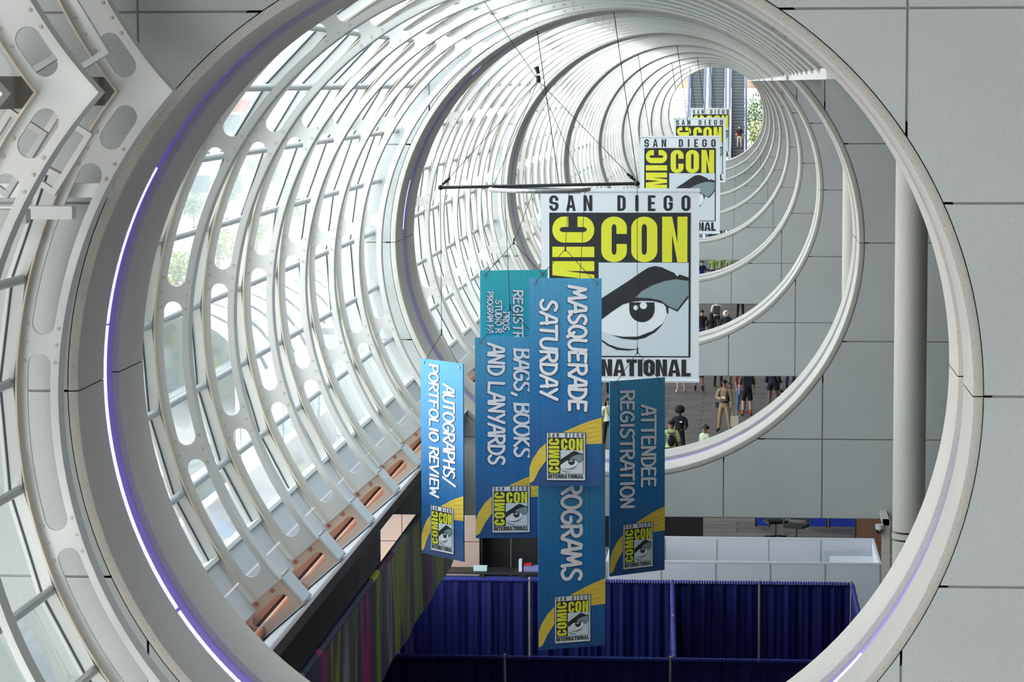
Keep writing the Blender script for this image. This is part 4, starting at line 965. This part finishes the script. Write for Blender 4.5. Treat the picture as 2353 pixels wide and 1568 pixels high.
        MB().sphere((hx, hy + .018 * k, hz + .026 * k), (.098 * k, .104 * k, .098 * k), 14, 10, z0=-.12).build('hair', hm, t, smooth=True)
        if hairs == 'long':
            b = MB(); vs = []
            for j in range(9):
                a = R(-20 + 220 * j / 8); 
                for z, rr in ((hz + .03 * k, .100 * k), (hz - .14 * k, .125 * k), (hz - .34 * k, .12 * k), (hz - .42 * k, .07 * k)): vs.append((hx + rr * cos(a), hy + .02 * k + rr * sin(a) * (1. if z > hz - .1 else 1.05), z))
            b.add(vs, [(4 * j + i, 4 * j + i + 1, 4 * j + i + 5, 4 * j + i + 4) for j in range(8) for i in range(3)]); b.build('long_hair', hm, t, smooth=True)
    if extra: extra(t, k, V)
    return t
def backpack(c):
    def f(t, k, V):
        MB().box(-.14 * k, .14 * k, .11 * k, .25 * k, 1.02 * k, 1.42 * k).build('backpack', mat('pack %d %d %d' % c, c, .8), t); MB().box(-.11 * k, .11 * k, .25 * k, .29 * k, 1.05 * k, 1.22 * k).build('backpack_pocket', mat('pack %d %d %d' % c, c, .8), t)
        for s in (-1, 1): MB().path([(s * .11 * k, .11 * k, 1.42 * k), (s * .12 * k, -.02 * k, 1.47 * k), (s * .12 * k, -.14 * k, 1.34 * k), (s * .13 * k, -.10 * k, 1.10 * k)], .014 * k, 6).build('strap', mat('pack %d %d %d' % c, c, .8), t)
    return f
def gear(t, k, V):
    backpack((26, 30, 26))(t, k, V)
    MB().tube((0, 0, .99 * k), (0, 0, 1.05 * k), .155 * k, 16).build('belt', M_BLACK, t)
    MB().tube((.22 * k, .05 * k, 1.46 * k), (.22 * k, .05 * k, 1.62 * k), .04 * k, 10).build('shoulder_device', M_BLACK, t); MB().sphere((.22 * k, .0, 1.55 * k), .018 * k, 8, 6).build('red_light', mat('red lamp', (230, 30, 60), .4, emit=(255, 30, 70), es=3), t)
    MB().box(-.30 * k, -.22 * k, -.05 * k, .05 * k, .80 * k, 1.0 * k).build('holster', M_BLACK, t); MB().box(-.03 * k, .09 * k, -.20 * k, -.18 * k, 1.10 * k, 1.20 * k).build('badge', mat('white ink', (232, 236, 238), .6), t)
    MB().sphere(tuple(V['ell']), .062 * k, 10, 8).build('elbow_pad', mat('pad grey', (120, 122, 126), .6), t, smooth=True)
def gp(px, py): return ground(px, py)
tan = (156, 130, 100)
person(gp(1664, 992), R(-18), 1.78, 'tan', tan, tan, 'person in a tan jumpsuit with black belt and backpack, arm folded, holding a tote', arms=('fold', 'hang'), sleeve=1, extra=gear, hair=(20, 18, 18), stance=.2)
p = gp(1676, 990); bg = empty('tote_bag', (p.x + .16, p.y - .30, .18), label='cream canvas tote bag held by the person in the tan jumpsuit', category='bag')
MB().box(-.15, .15, -.04, .04, 0, .36).build('bag_body', mat('cream canvas', (208, 200, 178), .85), bg)
MB().path([(-.08, 0, .36), (-.05, 0, .62), (.0, 0, .68), (.05, 0, .62), (.08, 0, .36)], .010, 6).build('bag_handle', mat('cream canvas', (208, 200, 178), .85), bg)
leo = mat('leopard cloth', (96, 80, 60), .85, noise=.9, nscale=26)
person(gp(1716, 957), R(185), 1.80, 'light', (96, 80, 60), (20, 20, 24), 'person in a leopard print shirt, black shorts and orange socks', leg=.5, socks=(214, 70, 44), smat=leo, hair=(50, 36, 28), extra=backpack((30, 34, 48)))
person(gp(1703, 947), R(150), 1.72, 'light', (150, 60, 80), (74, 98, 140), 'person in blue jeans and white sneakers beside the leopard print shirt', shoes=(220, 220, 220), female=True, hairs='long')
person(gp(1776, 934), R(170), 1.74, 'tan', (26, 28, 42), (128, 104, 86), 'person in a long navy coat and tan leggings walking off', coat=True, sleeve=1, hairs='long', female=True, shoes=(40, 30, 28))
person(gp(1794, 1010), R(20), 1.68, 'tan', (150, 90, 84), (40, 40, 50), 'dark haired person half hidden by the lit rim beside the coat wearer', hairs='long', female=True)
def logo_p(t, k, V): MB().box(.04 * k, .12 * k, -.135 * k, -.128 * k, 1.30 * k, 1.345 * k).build('chest_logo', mat('white ink', (232, 236, 238), .6), t)
person(gp(1561, 1066), R(-12), 1.78, 'dark', (18, 20, 24), (20, 20, 24), 'person with round afro hair in a black polo shirt with white chest logo', hairs='afro', arms=('fwd', 'fwd'), extra=logo_p)
def dbag(t, k, V):
    MB().sphere((0, .14 * k, 1.16 * k), (.12 * k, .06 * k, .19 * k), 12, 8).build('drawstring_bag', M_BLACK, t, smooth=True)
    for s in (-1, 1): MB().path([(s * .02 * k, .15 * k, 1.34 * k), (s * .13 * k, .11 * k, 1.44 * k), (s * .12 * k, -.05 * k, 1.47 * k)], .008 * k, 5).build('cord_strap', M_BLACK, t)
    MB().box(-.10 * k, .10 * k, .128 * k, .134 * k, 1.37 * k, 1.40 * k).build('back_print', mat('dark green print', (50, 62, 40), .7), t)
person(gp(1541, 1098), R(186), 1.74, 'tan', (196, 206, 150), (40, 44, 56), 'person in a pale yellow green shirt with black drawstring bag, back turned', extra=dbag)
person(gp(1619, 1104), R(-50), 1.70, 'tan', (196, 208, 176), (40, 44, 56), 'person in a grey cap and pale green shirt behind the lit rim', hairs='cap', female=True)
def chest_y(t, k, V):
    MB().box(-.07 * k, .07 * k, -.135 * k, -.128 * k, 1.22 * k, 1.36 * k).build('chest_print', mat('yellow print', (224, 190, 40), .6), t); MB().box(-.05 * k, .04 * k, -.155 * k, -.150 * k, 1.0 * k, 1.13 * k).build('badge', mat('white ink', (232, 236, 238), .6), t)
    MB().path([(-.07 * k, -.10 * k, 1.44 * k), (-.01 * k, -.15 * k, 1.13 * k), (.07 * k, -.10 * k, 1.44 * k)], .008 * k, 5).build('lanyard', mat('red cord', (170, 40, 44), .6), t)
person(gp(1397, 1030), R(12), 1.66, 'tan', (214, 220, 190), (22, 22, 28), 'long haired person in a pale shirt with yellow print and badge, beside the blue signs', hairs='long', female=True, extra=chest_y)
person(gp(1565, 903), R(190), 1.74, 'light', (90, 96, 120), (60, 60, 66), 'person in white sneakers behind the lower edge of the largest white banner', leg=.5, shoes=(226, 226, 226))
person(gp(1606, 900), R(175), 1.76, 'tan', (60, 60, 70), (40, 40, 44), 'person with bare calves, black socks and pink sneakers below the white banner', leg=.5, socks=(24, 24, 26), shoes=(206, 70, 130))
person(gp(1650, 890), R(160), 1.76, 'tan', (40, 70, 160), (34, 34, 44), 'person in a blue top seen below the wall edge above the tan jumpsuit')
camo = mat('camouflage cloth', (112, 96, 78), .85, noise=.7, nscale=16)
person(gp(1686, 885), R(180), 1.78, 'tan', (112, 96, 78), (112, 96, 78), 'person in camouflage trousers far behind the leopard print shirt', smat=camo, pmat=camo)
person(gp(1816, 893), R(170), 1.76, 'tan', (40, 44, 60), (30, 34, 60), 'person in dark clothes at the far right below the third wall')
person(gp(1388, 905), R(170), 1.74, 'light', (200, 150, 40), (30, 30, 34), 'person with black and yellow clothes left of the attendee sign')
person(gp(1634, 806), R(182), 1.70, 'light', (44, 44, 48), (26, 26, 30), 'person with long brown hair in a charcoal shirt, back turned, below the fourth wall', hairs='long', female=True, hair=(58, 38, 34))
plaid = mat('dark plaid cloth', (50, 58, 60), .85, noise=.6, nscale=9)
def hood(t, k, V): MB().sphere((0, .05 * k, 1.60 * k), (.15 * k, .13 * k, .16 * k), 12, 8).build('fur_hood', mat('white fur', (222, 220, 216), .9), t, smooth=True); MB().sphere((0, .16 * k, 1.66 * k), .055 * k, 10, 8).build('orange_patch', mat('orange patch', (230, 140, 30), .6), t)
person(gp(1668, 803), R(178), 1.76, 'light', (50, 58, 60), (40, 50, 70), 'person in a dark plaid shirt with white hood and orange patch, back turned', smat=plaid, sleeve=1, extra=hood)
stripe = mat('purple striped cloth', (92, 66, 108), .85, noise=.8, nscale=18, stretch=(.1, .1, 3))
person(gp(1613, 800), R(180), 1.72, 'light', (24, 24, 28), (92, 66, 108), 'person in a black shirt and purple striped trousers beside the white banner', pmat=stripe)
person(gp(1647, 770), R(178), 1.72, 'light', (214, 208, 204), (40, 40, 48), 'person in a white top behind the long brown haired person', extra=backpack((70, 70, 74)))
person(gp(1701, 729), R(180), 1.76, 'tan', (24, 24, 28), (20, 20, 24), 'person in black trousers standing apart below the fourth wall')
person(gp(1737, 800), R(190), 1.74, 'tan', (30, 26, 30), (30, 26, 30), 'dark red haired person at the right below the fourth wall', hair=(70, 30, 26), hairs='long')
for px, py, c, l in ((1613, 668, (28, 44, 110), 'person in a navy blue shirt left in the gap below the fifth wall'), (1626, 690, (22, 22, 26), 'black haired person low in the gap below the fifth wall'), (1638, 655, (134, 156, 88), 'person in a lime green shirt in the middle of the gap below the fifth wall'), (1655, 652, (148, 170, 108), 'person in a light green shirt right in the gap below the fifth wall'), (1678, 655, (138, 164, 116), 'person in a mint green shirt farthest right below the fifth wall')):
    person(gp(px, py), R(rnd.uniform(150, 210)), 1.72, 'light', c, (28, 34, 70), l)

# ---------------------------------------------------------------- escalators at the far end
M_STEP = mat('dark escalator step', (96, 104, 104), .5, metal=.2, noise=.15, nscale=3); M_BAL = mat('blue grey balustrade', (72, 88, 116), .4, noise=.1)
Y0E = 195.0
def zE(y): return (y - Y0E) * .5774
EL = ['left escalator of the three at the far end', 'middle escalator of the three at the far end', 'right escalator of the three at the far end']
ex = [at((a + b_) / 2., 320, 207).x for a, b_ in ((1583, 1613), (1631.6, 1663.5), (1680.6, 1709.5))]
escs = []
for i, x in enumerate(ex):
    t = empty('escalator', (x, Y0E, 0), label=EL[i], category='escalator', group='escalators at the far end'); escs.append(t)
    b = MB()
    for k in range(66):
        y = k * .40; z = k * .231; b.box(-.5, .5, y, y + .42, z - .3, z + .035)
        for q in range(0): pass
    b.build('steps', M_STEP, t, kind='stuff')
    e_ = MB()
    for k in range(66): e_.box(-.5, .5, k * .40 - .01, k * .40 + .035, k * .231 + .0, k * .231 + .042)
    e_.build('step_edges', mat('step nosing', (44, 50, 54), .5), t, kind='stuff')
    for s in (-1, 1):
        x0_, x1_ = (s * .52, s * .72) if s > 0 else (-.72, -.52); vs = []
        for y in (-.6, 26.4):
            z = y * .5774
            for xx in (x0_, x1_): vs += [(xx, y, z - .5), (xx, y, z + .85)]
        MB().add(vs, [(0, 1, 3, 2), (4, 6, 7, 5), (0, 4, 5, 1), (2, 3, 7, 6), (1, 5, 7, 3), (0, 2, 6, 4)]).build('balustrade', M_BAL, t)
        MB().tube((s * .62, -.8, .5), (s * .62, 26.4, 26.4 * .5774 + .93), .05, 8).build('handrail', mat('navy handrail', (36, 46, 74), .4), t)
for i in (0, 1):
    xm = (ex[i] + ex[i + 1]) / 2; t = escs[i]; xm -= t.location.x
    for k in range(9):
        y0_, y1_ = k * 2.9, k * 2.9 + 2.86; vs = [(xx, y, y * .5774 + zz) for y in (y0_, y1_) for xx in (xm - .07, xm + .07) for zz in (.80, .95)]
        MB().add(vs, [(0, 1, 3, 2), (4, 6, 7, 5), (0, 4, 5, 1), (2, 3, 7, 6), (1, 5, 7, 3), (0, 2, 6, 4)]).build('divider_panel', mat('pale steel panel', (168, 174, 186), .4, metal=.2), t)
tr12 = empty('trim_12', (0, yw(NW), 0), kind='structure', label='tan round lining beyond the last wall')
M_TAN = mat('tan lining', (190, 158, 134), .7)
vs = []; fs = []; K = 72
for j in range(K):
    for r, y in ((3.5, T + .05), (3.28, T + .05), (3.28, T + 3.2), (3.5, T + 3.2)): x, z = pol(r, j * 360 / K); vs.append((x, y, z))
for j in range(K):
    for i in range(4): p_ = j * 4 + i; q_ = j * 4 + (i + 1) % 4; r_ = ((j + 1) % K) * 4; fs.append((p_, q_, r_ + (i + 1) % 4, r_ + i))
MB().add(vs, fs).build('lining_ring', M_TAN, tr12, smooth=True)
def on_esc(px, py):
    lo, hi = 196., 220.
    for _ in range(40):
        m_ = (lo + hi) / 2; q = at(px, py, m_)
        if q.z > zE(m_): lo = m_
        else: hi = m_
    return at(px, py, lo)
def esc_person(px, py, i, face, **kw):
    q = on_esc(px, py); k = int(round((q.y - Y0E - .2) / .4)); y = Y0E + k * .4 + .2
    t = person((q.x, y), face, **kw); t.location.z = k * .231 + .04; return t
def redbag(t, k, V): MB().box(.16 * k, .30 * k, .05 * k, .18 * k, .98 * k, 1.16 * k).build('red_bag', mat('red bag', (196, 84, 66), .7), t); MB().path([(-.12 * k, .12 * k, 1.42 * k), (.22 * k, .14 * k, 1.15 * k)], .012 * k, 5).build('strap', M_BLACK, t)
esc_person(1699, 338, 2, R(182), h=1.76, skin='light', shirt=(28, 26, 30), pants=(176, 168, 148), label='person in black shirt and khaki trousers with red bag on the right escalator', extra=redbag, hair=(40, 26, 20))
esc_person(1654, 292, 1, R(10), h=1.72, skin='light', shirt=(70, 130, 160), pants=(60, 70, 90), label='person in a blue shirt riding the middle escalator', hair=(30, 24, 22))

# end window wall
ew = empty('window_2', (0, 236, 0), kind='structure', label='tall window wall behind the escalators')
for k in range(9): MB().box(-9 + k * 2.2, -8.93 + k * 2.2, 0, .1, 0, 13.6).build('mullion', M_ALU, ew)
for z in (3, 6.0, 8.9, 10.35, 12.0): MB().box(-9, 7, 0, .1, z, z + .07).build('transom', M_ALU, ew)
MB().box(-9, 7, -.1, .3, 11.4, 16).build('lintel', M_TAN, ew)

# ---------------------------------------------------------------- outside, seen through the glass
MB().box(-140, -8.9, 20, 420, -.5, -.02).build('ground_street', mat('sunlit street', (128, 122, 116), .9, noise=.12, nscale=.05), kind='structure', label='pale sunlit street left of the glazing')
MB().box(-140, 60, 238, 420, -.5, -.021).build('ground_far', mat('sunlit far plaza', (170, 172, 150), .9, noise=.12, nscale=.05), kind='structure', label='pale plaza beyond the end windows')
def foliage(name, x, y, z, r, n, c, label, trunk=True):
    t = empty(name, (x, y, 0), label=label, category='tree' if trunk else 'bush')
    b = MB()
    for _ in range(n):
        d = Vector((rnd.gauss(0, 1), rnd.gauss(0, 1), rnd.gauss(0, .8))).normalized() * r * (rnd.random() ** .4); c0 = Vector((0, 0, z)) + d
        u = Vector((rnd.gauss(0, 1), rnd.gauss(0, 1), rnd.gauss(0, 1))).normalized() * r * .10; v = u.orthogonal().normalized() * r * .055
        b.add([c0 - u, c0 - v, c0 + u, c0 + v], [(0, 1, 2, 3)])
    b.build('foliage', mat('leaf %d %d %d' % c, c, .7, noise=.3, nscale=2), t, kind='stuff')
    MB().tube((0, 0, -.02), (0, 0, z), .12 if trunk else .05, 8).build('trunk', mat('trunk', (120, 100, 80), .8), t)
yg = (120, 124, 52); gg = (84, 106, 66)
for px, py, Y, r, c, l in ((405, 620, 160, 1.25, yg, 'yellow green bush behind the first rib, beside the parked van'), (500, 560, 175, 1.3, yg, 'yellow green tree behind the second rib'), (588, 525, 185, 1.2, yg, 'yellow green tree behind the third rib'), (612, 385, 250, 1.9, gg, 'soft green tree high behind the third rib'), (520, 430, 230, 1.5, gg, 'grey green tree behind the second rib'), (445, 470, 215, 1.2, gg, 'small grey green tree behind the first rib'), (1735, 262, 250, 2.0, (150, 172, 132), 'green tree behind the right end window'), (1742, 310, 246, 1.5, (172, 184, 130), 'light green bush behind the right end window'), (690, 480, 230, 1.4, yg, 'yellow green tree behind the fourth rib'), (715, 1150, 76, .5, yg, 'small yellow green shrub near the spandrel panels')):
    q = at(px, py, Y); foliage('leafy_tree' if r > 1 else 'small_shrub', q.x, Y, max(q.z, r * .8), r, 700, c, l, r > 1)
def car(px, py, c, label, name='parked_car'):
    g = ground(px, py); t = empty(name, (g.x, g.y, 0), R(4), label=label, category='car', group='cars parked on the street outside'); m = mat('car paint %d %d %d' % c, c, .3)
    b = MB(); prof = [(-.9, .35), (.9, .35), (.93, .9), (.80, 1.0), (.68, 1.55), (-.68, 1.55), (-.80, 1.0), (-.93, .9)]
    b.prism(prof, 0, 4.4); b.build('car_body', m, t)
    MB().box(-.66, .66, -.012, 0, 1.03, 1.48).build('windscreen', mat('windscreen', (190, 206, 206), .15), t)
    MB().box(-.26, .26, -.03, 0, .50, .62).build('number_plate', mat('plate', (220, 220, 220), .5), t)
    for sx_ in (-1, 1):
        MB().sphere((sx_ * .68, 0, .78), (.15, .05, .09), 8, 6).build('headlamp', mat('lamp glass', (235, 235, 235), .2), t)
        for y in (.8, 3.6): MB().tube((sx_ * .78, y, .33), (sx_ * .95, y, .33), .33, 14).build('wheel', M_BLACK, t)
car(392, 742, (150, 158, 158), 'pale van parked on the street behind the first rib', 'parked_van'); car(505, 700, (52, 54, 58), 'dark grey car parked behind the second rib'); car(598, 652, (46, 50, 54), 'charcoal car parked behind the third rib'); car(672, 622, (190, 60, 66), 'red car parked behind the fourth rib')
# white barrel canopies
M_CANOPY = mat('white canopy rib', (190, 190, 186), .5)
cp = empty('barrel_canopy', (at(560, 860, 112).x - .4, 98, 0), label='white ribbed barrel canopy outside the glazing', category='canopy')
for k in range(11):
    b = MB(); N = 16; vs = []
    for j in range(N + 1):
        a = pi * j / N
        for r, y in ((3.6, 0), (3.6, 1.7), (3.75, 1.7), (3.75, 0)): vs.append((r * cos(a), y + k * 3.1, -.02 + r * sin(a)))
    b.add(vs, [(j * 4 + i, j * 4 + (i + 1) % 4, (j + 1) * 4 + (i + 1) % 4, (j + 1) * 4 + i) for j in range(N) for i in range(4)]); b.build('canopy_rib', M_CANOPY, cp, smooth=True)
b = MB(); vs = []
for j in range(17): a = pi * j / 16; vs += [(3.5 * cos(a), 0, -.02 + 3.5 * sin(a)), (3.5 * cos(a), 33, -.02 + 3.5 * sin(a))]
b.add(vs, [(2 * j, 2 * j + 1, 2 * j + 3, 2 * j + 2) for j in range(16)]); b.build('canopy_skin', mat('grey canopy skin', (96, 106, 112), .5), cp, smooth=True)
for i, (px, Y) in enumerate(((470, 84), (590, 86), (700, 88))):
    q = at(px, 1060, Y); t = empty('street_kerb', (q.x, 66, 0), label='long white kerb outside the glazing, %s of three' % ('outermost', 'middle', 'innermost')[i], category='kerb'); MB().box(-.18, .18, 0, 40, -.02, .7).build('kerb_wall', M_CANOPY, t); MB().box(-.22, .22, 0, 40, .7, .8).build('kerb_cap', M_CANOPY, t)
for i, (px, py, c, l) in enumerate(((560, 1010, (88, 96, 96), 'grey planter box outside, left'), (640, 1180, (60, 64, 62), 'dark grey planter box outside near the sill'), (720, 1010, (76, 78, 76), 'grey planter box outside behind the fourth rib'), (760, 930, (70, 68, 60), 'brownish planter box outside behind the fifth rib'))):
    g = ground(px, py + 60); t = empty('planter_box', ((at((530, 645, 530, 645)[i], 1060, (85, 87, 85, 87)[i]).x), [70, 76, 88, 93][i], -.02), label=l, category='planter'); MB().box(-.2, .2, -1.2, 1.2, 0, 1.0).build('planter_body', mat('planter %d' % i, c, .7), t); MB().box(-.16, .16, -1.1, 1.1, 1.0, 1.04).build('soil', mat('soil', (120, 120, 90), .9), t)
bd = empty('street_building', (-62, 268, 0), label='pale building with red band across the street', category='building')
MB().box(-18, 14, 0, 14, 0, 13).build('facade', mat('pale facade', (160, 150, 140), .8), bd); MB().box(-18.1, 14.1, -.1, 0, 9.2, 10.4).build('red_band', mat('red band', (150, 70, 62), .7), bd)
for r_ in range(3):
    for c_ in range(10): MB().box(-17 + c_ * 3.1, -15 + c_ * 3.1, -.06, 0, 1.2 + r_ * 3, 2.9 + r_ * 3).build('window_pane', mat('building glass', (70, 80, 84), .2), bd)
MB().box(-18.4, 14.4, -.4, 14.4, 13, 13.5).build('roof', M_CANOPY, bd)
